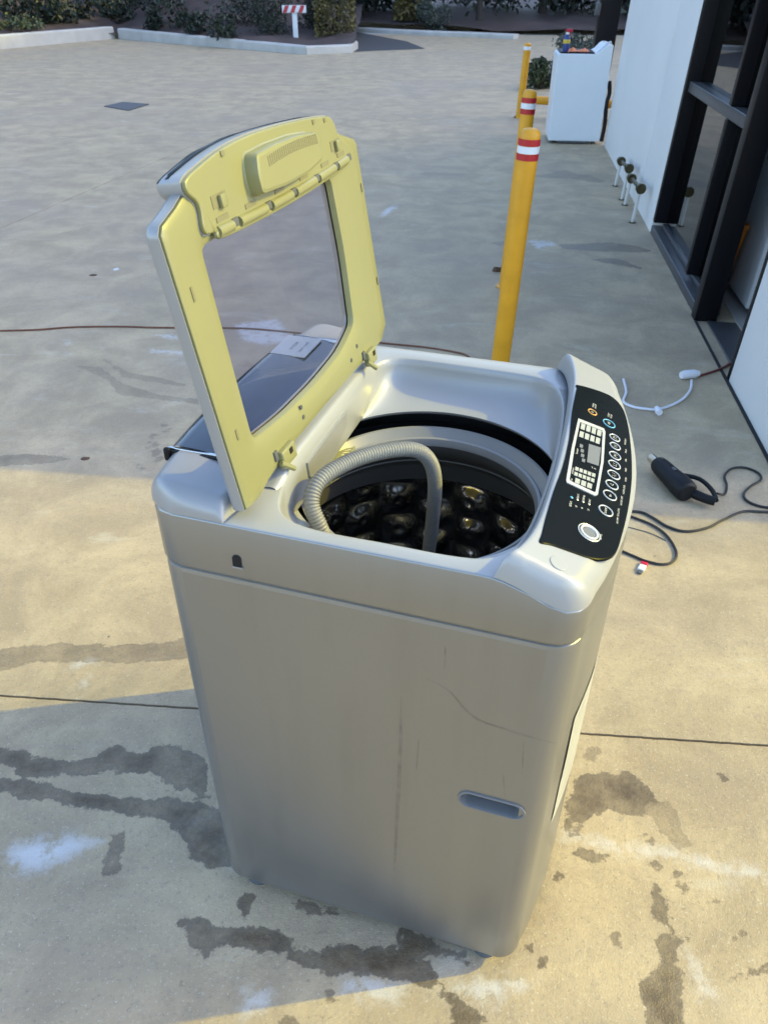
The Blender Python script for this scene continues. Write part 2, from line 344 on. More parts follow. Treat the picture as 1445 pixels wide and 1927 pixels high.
# stains: outlines in photograph pixels, dropped on the ground plane
WET = [
 (.62, [(0,1222),(60,1212),(200,1215),(290,1210),(390,1195),(390,1235),(250,1248),(180,1245),(100,1243),(50,1250),(0,1264),(-40,1275),(-40,1230)]),
 (.95, [(-40,1405),(0,1408),(50,1410),(60,1428),(90,1423),(140,1432),(180,1420),(215,1402),(230,1400),(240,1415),(270,1420),(290,1405),(340,1400),(360,1415),(390,1440),(395,1500),(370,1500),(355,1480),(335,1485),(300,1460),(280,1450),(240,1455),(222,1462),(220,1445),(170,1460),(110,1458),(40,1465),(25,1450),(0,1440),(-40,1440)]),
 (1.0, [(-40,1455),(0,1462),(60,1475),(130,1485),(200,1497),(260,1505),(320,1500),(410,1520),(430,1560),(440,1630),(385,1633),(360,1615),(358,1580),(330,1555),(295,1537),(230,1533),(120,1510),(50,1502),(0,1490),(-40,1480)]),
 (.85, [(215,1572),(232,1565),(240,1590),(231,1610),(226,1640),(207,1650),(190,1637),(200,1610)]),
 (1.0, [(328,1738),(345,1725),(385,1728),(410,1750),(440,1747),(480,1743),(530,1760),(570,1790),(600,1785),(640,1775),(700,1782),(745,1785),(745,1740),(830,1780),(900,1800),(880,1815),(835,1802),(800,1805),(842,1860),(875,1882),(930,1940),(860,1940),(838,1888),(820,1862),(760,1845),(700,1838),(620,1830),(590,1820),(565,1823),(545,1800),(500,1790),(440,1790),(410,1780),(390,1797),(360,1780)]),
 (1.0, [(535,1680),(590,1700),(640,1720),(600,1722),(560,1715)]),
 (1.0, [(455,1680),(480,1685),(475,1700),(468,1720),(462,1735),(460,1715),(450,1700)]),
 (.95, [(1085,1462),(1130,1455),(1180,1448),(1212,1478),(1245,1515),(1205,1537),(1150,1525),(1100,1545),(1060,1552),(1070,1500)]),
 (.45, [(1200,1500),(1260,1510),(1300,1590),(1280,1600),(1240,1560)]),
 (.5, [(1110,1405),(1140,1410),(1120,1430),(1095,1428)]),
 (1.0, [(1073,1595),(1095,1588),(1112,1602),(1142,1610),(1140,1621),(1110,1622),(1085,1613)]),
 (.8, [(1066,1562),(1085,1560),(1098,1568),(1090,1576),(1070,1574)]),
 (1.0, [(1036,1640),(1052,1636),(1062,1650),(1048,1662),(1036,1655)]),
 (1.0, [(1225,1668),(1240,1664),(1246,1685),(1266,1697),(1272,1712),(1252,1703),(1260,1738),(1235,1738),(1224,1722),(1228,1692)]),
 (.9, [(1268,1660),(1288,1664),(1288,1684),(1272,1680)]),
 (.9, [(1264,1638),(1288,1644),(1284,1650),(1266,1646)]),
 (.95, [(1218,1625),(1236,1624),(1238,1640),(1222,1642)]),
 (.7, [(1202,1566),(1222,1566),(1236,1582),(1226,1592),(1210,1582)]),
 (.95, [(1228,1765),(1255,1755),(1292,1770),(1276,1790),(1270,1810),(1288,1830),(1276,1880),(1288,1910),(1282,1945),(1210,1945),(1220,1895),(1203,1850),(1235,1825),(1246,1800)]),
 (1.0, [(1012,1802),(1028,1800),(1032,1815),(1016,1822)]),
 (1.0, [(990,1778),(1004,1776),(1008,1788),(994,1792)]),
 (.9, [(1346,1450),(1362,1448),(1370,1460),(1358,1466)]),
 (.7, [(1335,1695),(1352,1688),(1362,1705),(1348,1718)]),
 (.9, [(1366,1766),(1400,1756),(1402,1764),(1376,1774)]),
 (1.0, [(1376,1838),(1400,1830),(1470,1802),(1470,1818),(1410,1840),(1384,1852)]),
 (.9, [(1142,1758),(1160,1755),(1176,1790),(1160,1794)]) ,
 (1.0, [(1050,460),(1100,459),(1150,456),(1200,464),(1240,477),(1180,474),(1120,473),(1060,468)]),
 (1.0, [(1100,489),(1160,486),(1190,497),(1216,508),(1160,498)]),
 (.8, [(900,452),(960,455),(1000,462),(940,462)]),
 (.42, [(145,688),(190,690),(230,722),(300,743),(372,752),(372,760),(300,751),(225,744),(205,715)]),
 (.38, [(190,672),(240,700),(300,712),(350,722),(350,728),(280,718),(230,708)]),
 (.6, [(1000,330),(1060,322),(1110,330),(1150,345),(1060,336)]),
 (.55, [(-40,862),(50,854),(95,857),(140,863),(80,873),(0,878),(-40,880)]),
 (.35, [(700,318),(800,320),(900,330),(800,328)]),
 (.6, [(330,1830),(345,1832),(350,1850),(338,1856)]), (.8, [(615,1868),(632,1866),(636,1884),(620,1890)]), (.9, [(525,1912),(548,1908),(560,1940),(520,1940)]),
]
for k in range(14):  # drips trailing away from the machine's back
    t = k/13; x = 318-45*t+random.uniform(-22, 22); y = 800+80*t; r = random.uniform(3, 8)
    WET.append((.5, [(x-r*1.5, y), (x, y-r*.8), (x+r*1.5, y), (x, y+r*.8)]))
CHALK = [
 (.9, [(10,1600),(60,1580),(150,1570),(190,1585),(120,1620),(60,1645),(20,1630)]),
 (.9, [(645,1838),(700,1845),(760,1862),(745,1885),(690,1880),(650,1860)]),
 (.9, [(455,1870),(500,1868),(510,1890),(465,1905)]),
 (.8, [(860,1850),(930,1838),(1000,1850),(930,1885),(860,1880)]),
 (.9, [(1060,1568),(1160,1588),(1260,1603),(1400,1635),(1470,1650),(1470,1665),(1380,1640),(1260,1615),(1150,1600),(1060,1580)]),
 (.8, [(115,1252),(180,1240),(186,1246),(130,1256)]), (.6, [(135,1310),(165,1265),(172,1270),(150,1312)]),
 (.8, [(990,452),(1040,455),(1050,462),(1010,468)]), (.8, [(715,400),(740,385),(770,388),(745,392),(722,410)]),
 (.7, [(290,630),(330,628),(345,640),(310,636)]), (.7, [(280,655),(350,662),(345,668),(285,664)]),
 (.8, [(122,640),(140,645),(128,648)]), (.8, [(120,664),(140,668),(126,670)]), (.8, [(440,610),(520,600),(560,640),(500,650),(455,640)]),
 (.7, [(1290,1790),(1330,1840),(1350,1900),(1320,1880)]), (.6, [(330,1545),(395,1530),(400,1545),(350,1560)]),
 (.7, [(0,300),(60,310),(150,330),(60,318)]), (.7, [(150,275),(260,290),(200,286)]), (.6, [(840,330),(960,340),(900,336)]),
]
def polysdf(X, Y, P):
    P = np.array([gpt(q)[:2] for q in P]); n = len(P); d = np.full(X.shape, 1e9); ins = np.zeros(X.shape, bool)
    for i in range(n):
        a, b = P[i], P[(i+1) % n]; e = b-a; t = np.clip(((X-a[0])*e[0]+(Y-a[1])*e[1])/(e@e+1e-12), 0, 1)
        d = np.minimum(d, np.hypot(X-a[0]-t*e[0], Y-a[1]-t*e[1]))
        c = ((a[1] > Y) != (b[1] > Y)); xx = a[0]+(Y-a[1])/(b[1]-a[1]+1e-12)*e[0]; ins ^= c & (X < xx)
    return np.where(ins, d, -d)
def add_stains(me):
    n = len(me.vertices); co = np.empty(n*3); me.vertices.foreach_get('co', co); co = co.reshape(-1, 3); X, Y = co[:, 0], co[:, 1]
    best = np.full(n, -1.); k = np.zeros(n); ch = np.zeros(n)
    near = (np.abs(X) < 5) & (Y < 9)
    for s, P in WET:
        d = np.full(n, -1.); d[near] = polysdf(X[near], Y[near], P); m = d > best; best[m] = d[m]; k[m] = s
    for s, P in CHALK:
        d = np.full(n, -1.); d[near] = polysdf(X[near], Y[near], P); ch = np.maximum(ch, s*np.clip(.5+d/.05, 0, 1))
    for nm, a in (('wet', np.clip(.5+best/.14, 0, 1)), ('wetk', k), ('chalk', ch)):
        at = me.attributes.new(nm, 'FLOAT', 'POINT'); at.data.foreach_set('value', a.astype(np.float32))
# slabs between the saw-cut joints
J0 = gpt((352, 1331))[:2]; J1 = gpt((1440, 1402))[:2]; ej = (J1-J0)/np.linalg.norm(J1-J0)
K0 = gpt((0, 430))[:2]; K1 = gpt((400, 258))[:2]; ek = (K1-K0)/np.linalg.norm(K1-K0)
_A = np.array([[ej[0], ek[0]], [ej[1], ek[1]]]); _s0, _t0 = np.linalg.solve(_A, K0-J0)
def frange(a, b, st): return list(np.arange(a, b-1e-9, st))
def grow(a, b, st, k=1.18):
    out = []; x = a
    while x < b-st*1e-3: out.append(x); x += st; st *= k
    out.append(b); return out
def slab(name, ss, ts, top=0.):
    V = []; F = []; n, m = len(ss), len(ts)
    for j, t in enumerate(ts):
        for i, s in enumerate(ss):
            jit = .0004*(math.sin(s*83)+math.sin(s*197+1)) if j in (0, m-1) else 0
            q = J0+ej*s+ek*(t+jit); edge = i in (0, n-1) or j in (0, m-1)
            V.append((q[0], q[1], top-(.002 if edge else 0)))
    for j in range(m-1):
        for i in range(n-1): F.append((j*n+i, j*n+i+1, (j+1)*n+i+1, (j+1)*n+i))
    ring = [i for i in range(n)]+[j*n+n-1 for j in range(1, m)]+[(m-1)*n+i for i in range(n-2, -1, -1)]+[j*n for j in range(m-2, 0, -1)]
    b = len(V); V += [(V[i][0], V[i][1], -.05) for i in ring]; L = len(ring)
    for k in range(L): F.append((ring[k], b+k, b+(k+1) % L, ring[(k+1) % L]))
    me = bpy.data.meshes.new(name); me.from_pydata(V, [], F); me.update(); add_stains(me)
    return link(name, me, M['concrete'], ground, True, 0, 30)
gap = .0035
left = [-x for x in grow(1.75, 16, .03)][::-1]
fine_s = frange(-1.7, 1.55, .0145)
right = grow(1.56, 9, .03)
sx = [x for x in left+fine_s+right]
slab('concrete_slab', sx, [-9, -6, -4, -2.5, -1.6]+frange(-1.2, -gap, .0145)+[-gap])
sR = [_s0+gap]+[x for x in sx if x > _s0+.05]; sL = [x for x in sx if x < _s0-.05]+[_s0-gap]
ts = [gap]+frange(.015, 3.2, .0145)+grow(3.22, 27, .02, 1.05)
slab('concrete_slab', sR, ts)
slab('concrete_slab', sL, [gap]+grow(.02, 27, .05, 1.1))
M['joint'] = mat('joint_filler', (.012, .013, .014), .9)

# drain pit lid
pl = [gpt(q)[:2] for q in ((197, 201), (232, 193), (281, 197), (243, 209))]
pc = sum(pl)/4
m_ = MB(); m_.rings([[(*(pc+(q-pc)*1.0), .002) for q in pl], [(*(pc+(q-pc)*1.0), .012) for q in pl]], True, False, True)
pit = tag(m_.build('pit_cover', mat('pit_cover_steel', (.12, .12, .125), .6, .3, .3, 12, bump=.5, bscale=90), smooth=False), 'dark square drain pit cover set in the concrete yard', 'drain cover')

# ------------------------------------------------------------------ far kerbs, beds, drive
def gw(px): return gpt(px)[:2]
def kerb(path, h, w, label, rounded=.02):
    P = resample(path, max(4, int(sum(np.linalg.norm(np.array(path[i+1])-np.array(path[i])) for i in range(len(path)-1))/1.2)+1), False)
    R = []
    for i, q in enumerate(P):
        t = P[min(i+1, len(P)-1)]-P[max(i-1, 0)]; t = t/np.linalg.norm(t); nn = np.array([-t[1], t[0]])
        hh = h[0]+(h[1]-h[0])*i/(len(P)-1) if hasattr(h, '__len__') else h
        prof = [(0, -.04), (0, hh-.03), (.03, hh), (w, hh), (w, -.04)]
        R.append([(*(q+nn*a), z) for a, z in prof])
    m_ = MB().rings(R, False, True, True)
    return tag(m_.build('kerb', M['kerb'], smooth=False), label, 'kerb')
kL, kC, kR, kN = gw((0, 93)), gw((217, 73)), gw((575, 103)), gw((676, 98))
dL = (kL-kC)/np.linalg.norm(kL-kC)
kerb([kL+dL*14, kL, kC], .30, .22, 'tall pale concrete kerb edging the sloping garden bed')
kerb([kC+np.array([.12, -.03]), (kC+kR)/2, kR], (.26, .17), .2, 'stained pale kerb running from the bed corner to the driveway')
nose = catmull([kR+np.array([.03, 0]), kR+np.array([.7, .12]), kN+np.array([-.05, -.02]), kN+np.array([.12, .35]), kN+np.array([-.05, .9]), kN+np.array([-.3, 3.5])], 6)
kerb(nose, .17, .18, 'rounded pale kerb nose at the driveway mouth')
# garden bed behind the left kerb: sloping terrain
def terrain(name, poly_fn, xs, ys, zf, mt):
    V = []; F = []; n = len(xs)
    for y in ys:
        for x in xs:
            q = poly_fn(x, y); V.append((q[0], q[1], zf(q[0], q[1])))
    for j in range(len(ys)-1):
        for i in range(n-1): F.append((j*n+i, j*n+i+1, (j+1)*n+i+1, (j+1)*n+i))
    me = bpy.data.meshes.new(name); me.from_pydata(V, [], F); me.update()
    return tag(link(name, me, mt), kind='structure')
_ctr = [kL+dL*14, kL, kC, (kC+kR)/2, kR, kR+np.array([.7, .15]), kN+np.array([-.1, .1])]
_ctr = [np.array(q) for q in resample(_ctr, 46, False)]
def bedpt(i, t):
    a = _ctr[int(i)]; k = int(i)/45
    far = np.array([-34+36*k, 30+22*min(1, k*1.6)-18*max(0, k-.62)*1.6]) if k < .98 else a+np.array([-.6, 7])
    far = np.array([-40+39.2*k, 40+8*math.sin(k*3)])
    n0 = np.array([0, .22]) if k > .3 else np.array([-.24, .05])
    return a+n0*.5+(far-a)*t
def bedz(x, y):
    if x > kC[0]: d = (y-(kC[1]+(x-kC[0])*(kR[1]-kC[1])/(kR[0]-kC[0])))*.76
    else: d = min(y-10, (kL[0]+(y-kL[1])*(kC[0]-kL[0])/(kC[1]-kL[1])-x)*.9)
    d = max(0, d); k = smooth01((-x-1.2)/4)
    return .12+min(4.0, d*(.06+.20*k))+.05*math.sin(x*1.7+y*.9)+.035*math.sin(x*4.1-y*3.3)
terrain('garden_bed', bedpt, range(46), [0, .01, .03, .06, .1, .16, .24, .34, .46, .6, .8, 1], bedz, M['mulch'])
# driveway mouth (dark asphalt), road and opposite bed
def flat(name, P, z, mt):
    m_ = MB(); n = len(P); m_.add([(q[0], q[1], z) for q in P], [tuple(range(n))]); return tag(m_.build(name, mt, smooth=False), kind='structure')
flat('driveway', [gw((640, 99)), gw((700, 96)), gw((800, 92)), gw((765, 78)), gw((690, 64)), gw((655, 57)), (-2.2, 33), (-1.4, 24)], .006, M['asphalt'])
flat('road', [(-60, 27.4), (.9, 27.2), (12, 25.5), (40, 22.5), (40, 34), (12, 34), (-60, 40)], -.002, M['road'])
kerb([gw((668, 60)), gw((770, 66)), gw((880, 70)), gw((965, 74))], .12, .35, 'low pale kerb on the far side of the driveway')
def fbz(x, y): return .10+.055*max(0, y-27)*1.0+.05*math.sin(x*2.2+y)+.04*math.sin(x*5-y*2)
terrain('far_garden_bed', lambda i, t: np.array([-3.5+i*1.0, 0])+np.array([0, 29.3-max(0, min(1.6, (i-4)*.35))+t]), range(40), [0, .3, .8, 1.6, 3, 5, 9, 14], fbz, M['mulch'])

# ------------------------------------------------------------------ vegetation
def leaf_mat(name, c1, c2):
    m, nt, b = newmat(name); L = nt.links.new
    at = N(nt, 'ShaderNodeAttribute', attribute_name='leafv')
    mx = N(nt, 'ShaderNodeMix', data_type='RGBA'); mx.inputs[6].default_value = (*c1, 1); mx.inputs[7].default_value = (*c2, 1)
    L(at.outputs['Fac'], mx.inputs[0]); L(mx.outputs[2], b.inputs['Base Color']); b.inputs['Roughness'].default_value = .55
    return m
M['leaf_dark'] = leaf_mat('leaf_dark', (.006, .011, .008), (.024, .038, .022))
M['leaf_mid'] = leaf_mat('leaf_mid', (.015, .026, .012), (.075, .095, .040))
M['leaf_gold'] = leaf_mat('leaf_gold', (.030, .034, .010), (.16, .13, .035))
M['leaf_grey'] = leaf_mat('leaf_grey', (.025, .035, .030), (.09, .11, .085))
M['bark'] = mat('bark', (.045, .036, .03), .9, 0, .3, 8, bump=.6, bscale=40)
def leaves(name, pts, size, mt, parent, flatten=1.0):
    V = []; F = []; A = []
    for q in pts:
        s = size*random.uniform(.6, 1.3); a = Vector((random.gauss(0, 1), random.gauss(0, 1), random.gauss(0, 1)*flatten)).normalized(); b = a.orthogonal().normalized()
        b.rotate(Matrix.Rotation(random.uniform(0, 6.28), 3, a)); c = a.cross(b); q = Vector(q); k = len(V)
        V += [q-b*s, q+c*s*.45, q+b*s, q-c*s*.45]; F.append((k, k+1, k+2, k+3)); A += [random.random()]*4
    me = bpy.data.meshes.new(name); me.from_pydata([tuple(v) for v in V], [], F); me.update()
    at = me.attributes.new('leafv', 'FLOAT', 'POINT'); at.data.foreach_set('value', np.array(A, np.float32))
    return link(name, me, mt, parent, False)
def blobpts(n, rx, ry, rz, cz, lumps=9):
    C = [(random.uniform(-.6, .6)*rx, random.uniform(-.6, .6)*ry, cz+random.uniform(-.55, .6)*rz, random.uniform(.35, .6)) for _ in range(lumps)]
    out = []
    while len(out) < n:
        c = random.choice(C); d = Vector((random.gauss(0, 1), random.gauss(0, 1), random.gauss(0, 1))).normalized()*random.uniform(.55, 1.08)
        q = (c[0]+d.x*rx*c[3], c[1]+d.y*ry*c[3], c[2]+d.z*rz*c[3])
        if q[2] > .02: out.append(q)
    return out
def stems(h, n, r, spread):
    m_ = MB()
    for k in range(n):
        a = random.uniform(0, 6.28); l = random.uniform(.6, 1)
        m_.tube([(0, 0, -.15), (math.cos(a)*spread*.2, math.sin(a)*spread*.2, h*.4*l), (math.cos(a)*spread, math.sin(a)*spread, h*l)], [r, r*.8, r*.3], 5)
    return m_
def shrub(x, y, z, rx, h, mt, label, n=700, size=.07, name='shrub', cat='shrub', group=None):
    o = tag(empty(name, (x, y, z)), label, cat, group)
    leaves('crown', blobpts(n, rx, rx, h*.72, h*.40), size, mt, o); stems(h*.6, 5, .012, rx*.5).build('trunk', M['bark'], o)
    return o
def tree(x, y, z, h, cr, mt, label, n=2400, size=.17, lean=.1, clear=.35):
    o = tag(empty('tree', (x, y, z)), label, 'tree', 'trees behind the garden beds')
    m_ = MB(); a = random.uniform(0, 6.28); top = h*.75
    P = [(0, 0, -.2), (lean*.3*math.cos(a), lean*.3*math.sin(a), h*.3), (lean*math.cos(a), lean*math.sin(a), top)]
    P = catmull(P, 5); m_.tube(P, [.16*(1-.8*i/(len(P)-1))*h/6 for i in range(len(P))], 8)
    for k in range(6):
        b = random.uniform(0, 6.28); z0 = h*random.uniform(clear, .7); m_.tube([(0, 0, z0), (math.cos(b)*cr*.35, math.sin(b)*cr*.35, z0+h*.12), (math.cos(b)*cr*.8, math.sin(b)*cr*.8, z0+h*.2)], [.05*h/6, .035*h/6, .01], 5)
    m_.build('trunk', M['bark'], o)
    leaves('crown', blobpts(n, cr, cr, h*(1-clear)*.62, h*(clear+(1-clear)*.45), 16), size, mt, o)
    return o
TL = 'trees behind the garden beds'
def hit(px, zf, y0=15, y1=60):
    o, d = ray(px); d = d/d[1]; y = y0
    while y < y1:
        q = o+d*y
        if q[2] <= zf(q[0], q[1]): return q
        y += .1
    return o+d*y1
SHL = 'low rounded dark shrub on the mulched slope'
for px, rx, h in (((75, 42), .45, .8), ((100, 47), .4, .65), ((125, 44), .42, .7), ((168, 36), .5, .7), ((205, 34), .35, .6), ((232, 50), .5, .75), ((285, 58), .42, .6), ((335, 50), .5, .8), ((372, 62), .35, .5), ((425, 72), .5, .7), ((30, 30), .5, .7), ((250, 22), .6, .9), ((300, 20), .6, .9)):
    q = hit(px, bedz); shrub(q[0], q[1], bedz(q[0], q[1])-.03, rx, h, M['leaf_dark'], SHL, 420, .07, group='dark shrubs dotted over the slope')
q = hit((20, 56), bedz); shrub(q[0], q[1], bedz(q[0], q[1])-.03, .9, .35, M['leaf_mid'], 'low green ground cover shrub by the tall kerb', 700, .06)
q = gpt((560, 80)); 
# clipped hedge on the kerb nose: variegated, its gold also stands in for sunlight
hx, hy = gw((632, 84))
h_ = tag(empty('hedge', (hx, hy, .1)), 'clipped box hedge with golden leaves that include painted sunlight beside the driveway kerb', 'hedge')
P = []
for _ in range(5200):
    x, y, z = random.uniform(-1, 1), random.uniform(-1, 1), random.uniform(-1, 1); k = random.randrange(3)
    a = [x, y, z]
    if random.random() < .8: a[k] = random.choice((-1, 1))*random.uniform(.86, 1.04)
    P.append((a[0]*.50, a[1]*.6, .78+a[2]*.72))
leaves('crown', P, .05, M['leaf_gold'], h_); stems(1.2, 7, .025, .3).build('trunk', M['bark'], h_)
hx2, hy2 = gw((775, 57)); h2 = tag(empty('hedge', (hx2, hy2, .25)), 'tall dull green hedge block on the far bed', 'hedge')
leaves('crown', [(random.uniform(-.6, .6), random.uniform(-.5, .5), random.uniform(.05, 2.2)) for _ in range(3000)], .08, M['leaf_gold'], h2); stems(1.8, 6, .03, .3).build('trunk', M['bark'], h2)
for (bx, by_), rx, h, mt, lab in (((1014, 168), .30, .42, M['leaf_mid'], 'small rounded green bush beside the yellow rail post'), ((1083, 128), .55, .50, M['leaf_grey'], 'grey green bush beyond the white washing machine'), ((600, 80), .7, 1.5, M['leaf_dark'], 'dark shrub pressed against the golden hedge'), ((520, 84), .8, 1.3, M['leaf_dark'], 'loose dark shrub left of the white marker post'), ((470, 80), .8, 1.2, M['leaf_dark'], 'dense dark shrub on the bed below the pale tree stems'), ((815, 60), .6, .9, M['leaf_grey'], 'twiggy grey shrub beside the far hedge block')):
    q = gw((bx, by_)); shrub(q[0], q[1], .0, rx, h, mt, lab, 2600, .04)
# trees
for i, (x, y, h, cr) in enumerate(((-30, 24, 7, 3), (-25, 27, 8, 3.2), (-20, 31, 8, 3.2), (-15.5, 34, 7.5, 3), (-11, 33, 8, 3.2), (-7.2, 31.5, 7, 2.6), (-4.6, 32, 7, 2.6), (-2.4, 31.5, 6.5, 2.2), (-34, 17, 7, 3), (-30, 10, 7, 3))):
    tree(x, y, bedz(x, y)-.2, h, cr, M['leaf_dark'], 'tall dark tree on the bed behind the kerbed yard', 3400, .2, .3, .0)
for i, (x, y, h, cr, mt) in enumerate(((.6, 33, 6, 2.0, 'leaf_dark'), (5.6, 32.5, 6.5, 2.3, 'leaf_dark'), (8.5, 32, 6, 2.2, 'leaf_dark'), (11.5, 31.5, 6, 2.2, 'leaf_dark'), (15, 31, 6, 2.4, 'leaf_mid'))):
    tree(x, y, fbz(x, y)-.1, h, cr, M[mt], 'dark bushy tree on the far bed across the drive', 3400, .16, .2, .0)
for i, (x, y, h, r) in enumerate(((2.2, 33.5, 3.2, 1.6), (4.6, 34.2, 3.4, 1.7), (7.0, 33.6, 3.2, 1.6), (9.6, 33.8, 3.4, 1.8), (12.6, 33.4, 3.2, 1.8), (-.6, 34, 3.2, 1.5))):
    shrub(x, y, fbz(x, y)-.1, r, h, M['leaf_dark'], 'dense dark bush closing the back of the far bed', 2600, .10, group='bushes behind the far bed')
q = gw((900, 57)); tree(q[0], q[1], fbz(*q)-.05, 5, 1.7, M['leaf_dark'], 'dark tree with a bare trunk standing on the far bed', 2400, .13, .1, .2)
# white marker post with red and white board
pq = hit((557, 72), bedz); _d = ray((557, 24))[1]; PH_ = CAMH+_d[2]/_d[1]*pq[1]-bedz(pq[0], pq[1]); mp_ = tag(empty('marker_post', (pq[0], pq[1], bedz(pq[0], pq[1]))), 'slim white marker post with red and white striped board', 'post')
pm = mat('post_white', (.62, .66, .70), .5); pr_ = mat('post_red', (.40, .03, .04), .5)
boxobj('post', (-.06, -.04, -.2), (.06, .04, PH_), pm, mp_)
bd = boxobj('board', (-.30, -.075, PH_+.0), (.30, -.045, PH_+.16), pm, mp_)
for x0 in (-.29, -.10, .10): MB().add([(x0, -.078, PH_+.005), (x0+.10, -.078, PH_+.005), (x0+.17, -.078, PH_+.155), (x0+.07, -.078, PH_+.155)], [(0, 1, 2, 3)]).build('stripe', pr_, bd, False)

# ------------------------------------------------------------------ shop building
BY, LEAN = math.radians(-7.81), math.radians(1.82)
B0 = gpt((1368, 713)); 
M['wall'] = mat('painted_wall', (.68, .68, .665), .7, 0, .05, 2, bump=.15, bscale=120)
M['frame'] = mat('dark_frame', (.006, .006, .008), .38, 0, .1, 20, spec=.18)
M['sill'] = mat('grey_sill', (.10, .105, .115), .4, .5, .12, 20)
M['room'] = mat('room_wall', (.70, .70, .69), .8)
M['roomfloor'] = mat('room_floor', (.42, .41, .39), .5, 0, .12, 3)
bl = tag(empty('shop_building', tuple(B0), (0, LEAN, BY)), 'white rendered workshop with dark framed glass shopfront and open doorway', 'building')
boxobj('wall_panel', (0, 2.52, -.2), (.2, 3.30, 2.72), M['wall'], bl, .004)
boxobj('wall_panel', (0, 3.308, -.2), (.2, 6.06, 2.72), M['wall'], bl, .004)
boxobj('wall_panel', (0.001, -.02, 2.42), (.2, 2.512, 2.72), M['wall'], bl, .004)
boxobj('end_wall', (.205, -.02, -.2), (9, .10, 2.72), M['wall'], bl, .004)
boxobj('back_block', (.21, 2.53, -.2), (9, 6.05, 2.7), M['wall'], bl, 0)
boxobj('roof', (.0, -.02, 2.725), (9, 6.07, 2.76), M['sill'], bl, .01)
rm = MB().box((.21, .11, .0), (5, 2.52, .012)).build('room_floor', M['roomfloor'], bl, False)
boxobj('back_wall', (4.9, .11, .013), (5, 2.52, 2.4), M['room'], bl, 0)
boxobj('side_wall', (.25, 2.42, .013), (4.89, 2.515, 2.4), M['room'], bl, 0)
boxobj('ceiling', (.21, .11, 2.405), (5, 2.41, 2.5), M['room'], bl, 0)
# glazed front: far jamb, mullion, near jamb, sill, transom, head
wn = empty('window', parent=bl)
boxobj('window_frame', (.0, 2.455, .085), (.13, 2.517, 2.40), M['frame'], wn, .004)
boxobj('mullion', (.015, 1.27, .088), (.135, 1.325, .925), M['frame'], wn, .004)
boxobj('mullion', (.015, 1.27, .99), (.135, 1.325, 2.40), M['frame'], wn, .004)
boxobj('jamb', (-.015, .74, -.02), (.102, .835, 2.412), M['frame'], wn, .004)
sg = boxobj('sill', (.0, .836, -.02), (.14, 2.516, .055), M['sill'], wn, .005)
boxobj('sill', (.06, .836, .056), (.14, 2.454, .084), M['sill'], wn, .004)
boxobj('transom', (.02, .836, .926), (.13, 2.453, .988), M['sill'], wn, .005)
boxobj('head', (.0, .02, 2.4005), (.14, 2.516, 2.419), M['frame'], wn, 0)
for (a, b) in ((.84, 1.268), (1.327, 2.453)):
    for (z0, z1) in ((.086, .925), (.989, 2.398)):
        MB().box((.085, a, z0), (.091, b, z1)).build('pane', M['shop_glass'], wn, False)
boxobj('door_jamb', (.0, -.02, -.02), (.15, .018, 2.4), M['frame'], bl, .003)
# threshold strip of the doorway
boxobj('threshold', (.05, .02, -.04), (.205, .735, .010), M['sill'], bl, .003)
# dark gap between slab and wall
MB().box((-.016, -.82, -.03), (-.002, .74, .0045)).build('wall_joint', M['joint'], bl, False)
# wall panel right of the doorway, cut low so sun reaches the machine
lw = tag(empty('lowered_wall', tuple(B0), (0, LEAN, BY)), 'smooth white wall panel right of the open doorway, cut low to let the sun past', 'wall')
boxobj('wall_core', (.0, -.86, -.1), (.16, -.022, 1.12), M['wall'], lw, .006)
boxobj('coping', (-.015, -.88, 1.122), (.175, -.024, 1.16), M['wall'], lw, .006)
# dark column beyond the far corner
co_ = tag(empty('dark_column', tuple(B0), (0, LEAN, BY)), 'black steel column at the far corner of the white wall', 'column')
boxobj('post', (-.14, 7.55, -.1), (.10, 7.80, 2.7), M['frame'], co_, .01)
boxobj('bracket', (-.20, 7.5, 1.15), (-.1405, 7.62, 1.28), M['sill'], co_, .01)
# unseen tall block added beyond the workshop to keep the yard in shade
tb = tag(empty('shade_block', tuple(B0), (0, 0, BY)), 'tall pale block added out of view behind the workshop to shade the yard', 'building')
boxobj('wall', (50, 18.3, -.2), (92, 90, 43.5), M['wall'], tb, 0)
boxobj('roof', (50.5, 18.8, 43.5), (91.5, 89.5, 43.7), M['sill'], tb, 0)
for fl_ in range(12):
    for k in range(10): boxobj('window', (49.95, 21+k*6.6, 2+fl_*3.4), (50.0, 25+k*6.6, 3.9+fl_*3.4), M['frame'], tb, 0)
# things inside the doorway
fr = tag(empty('fridge', tuple(B0), (0, LEAN, BY)), 'tall white fridge standing inside the dark doorway', 'fridge')
mw = mat('fridge_white', (.75, .78, .80), .35, 0, .05, 3)
boxobj('cabinet', (.333, .86, .05), (.92, 1.41, 1.75), mw, fr, .012)
boxobj('door', (.27, .855, .045), (.33, 1.415, 1.745), mw, fr, .015)
boxobj('handle', (.235, 1.35, .7), (.268, 1.38, 1.2), M['foot'], fr, .006)
for x in (.37, .84): boxobj('foot', (x, .90, .012), (x+.05, .95, .05), M['foot'], fr, .004)
ob = tag(empty('orange_tub', tuple(B0), (0, LEAN, BY)), 'orange plastic tub standing between the dark jamb and the fridge', 'tub')
om = mat('orange_plastic', (.62, .20, .01), .45)
def rq(x0, x1, y0, y1, z): return [(x0, y0, z), (x1, y0, z), (x1, y1, z), (x0, y1, z)]
MB().rings([rq(.185, .235, 1.22, 1.48, .014), rq(.165, .255, 1.16, 1.52, .40)], True, True, False).build('tub', om, ob, False, .006)
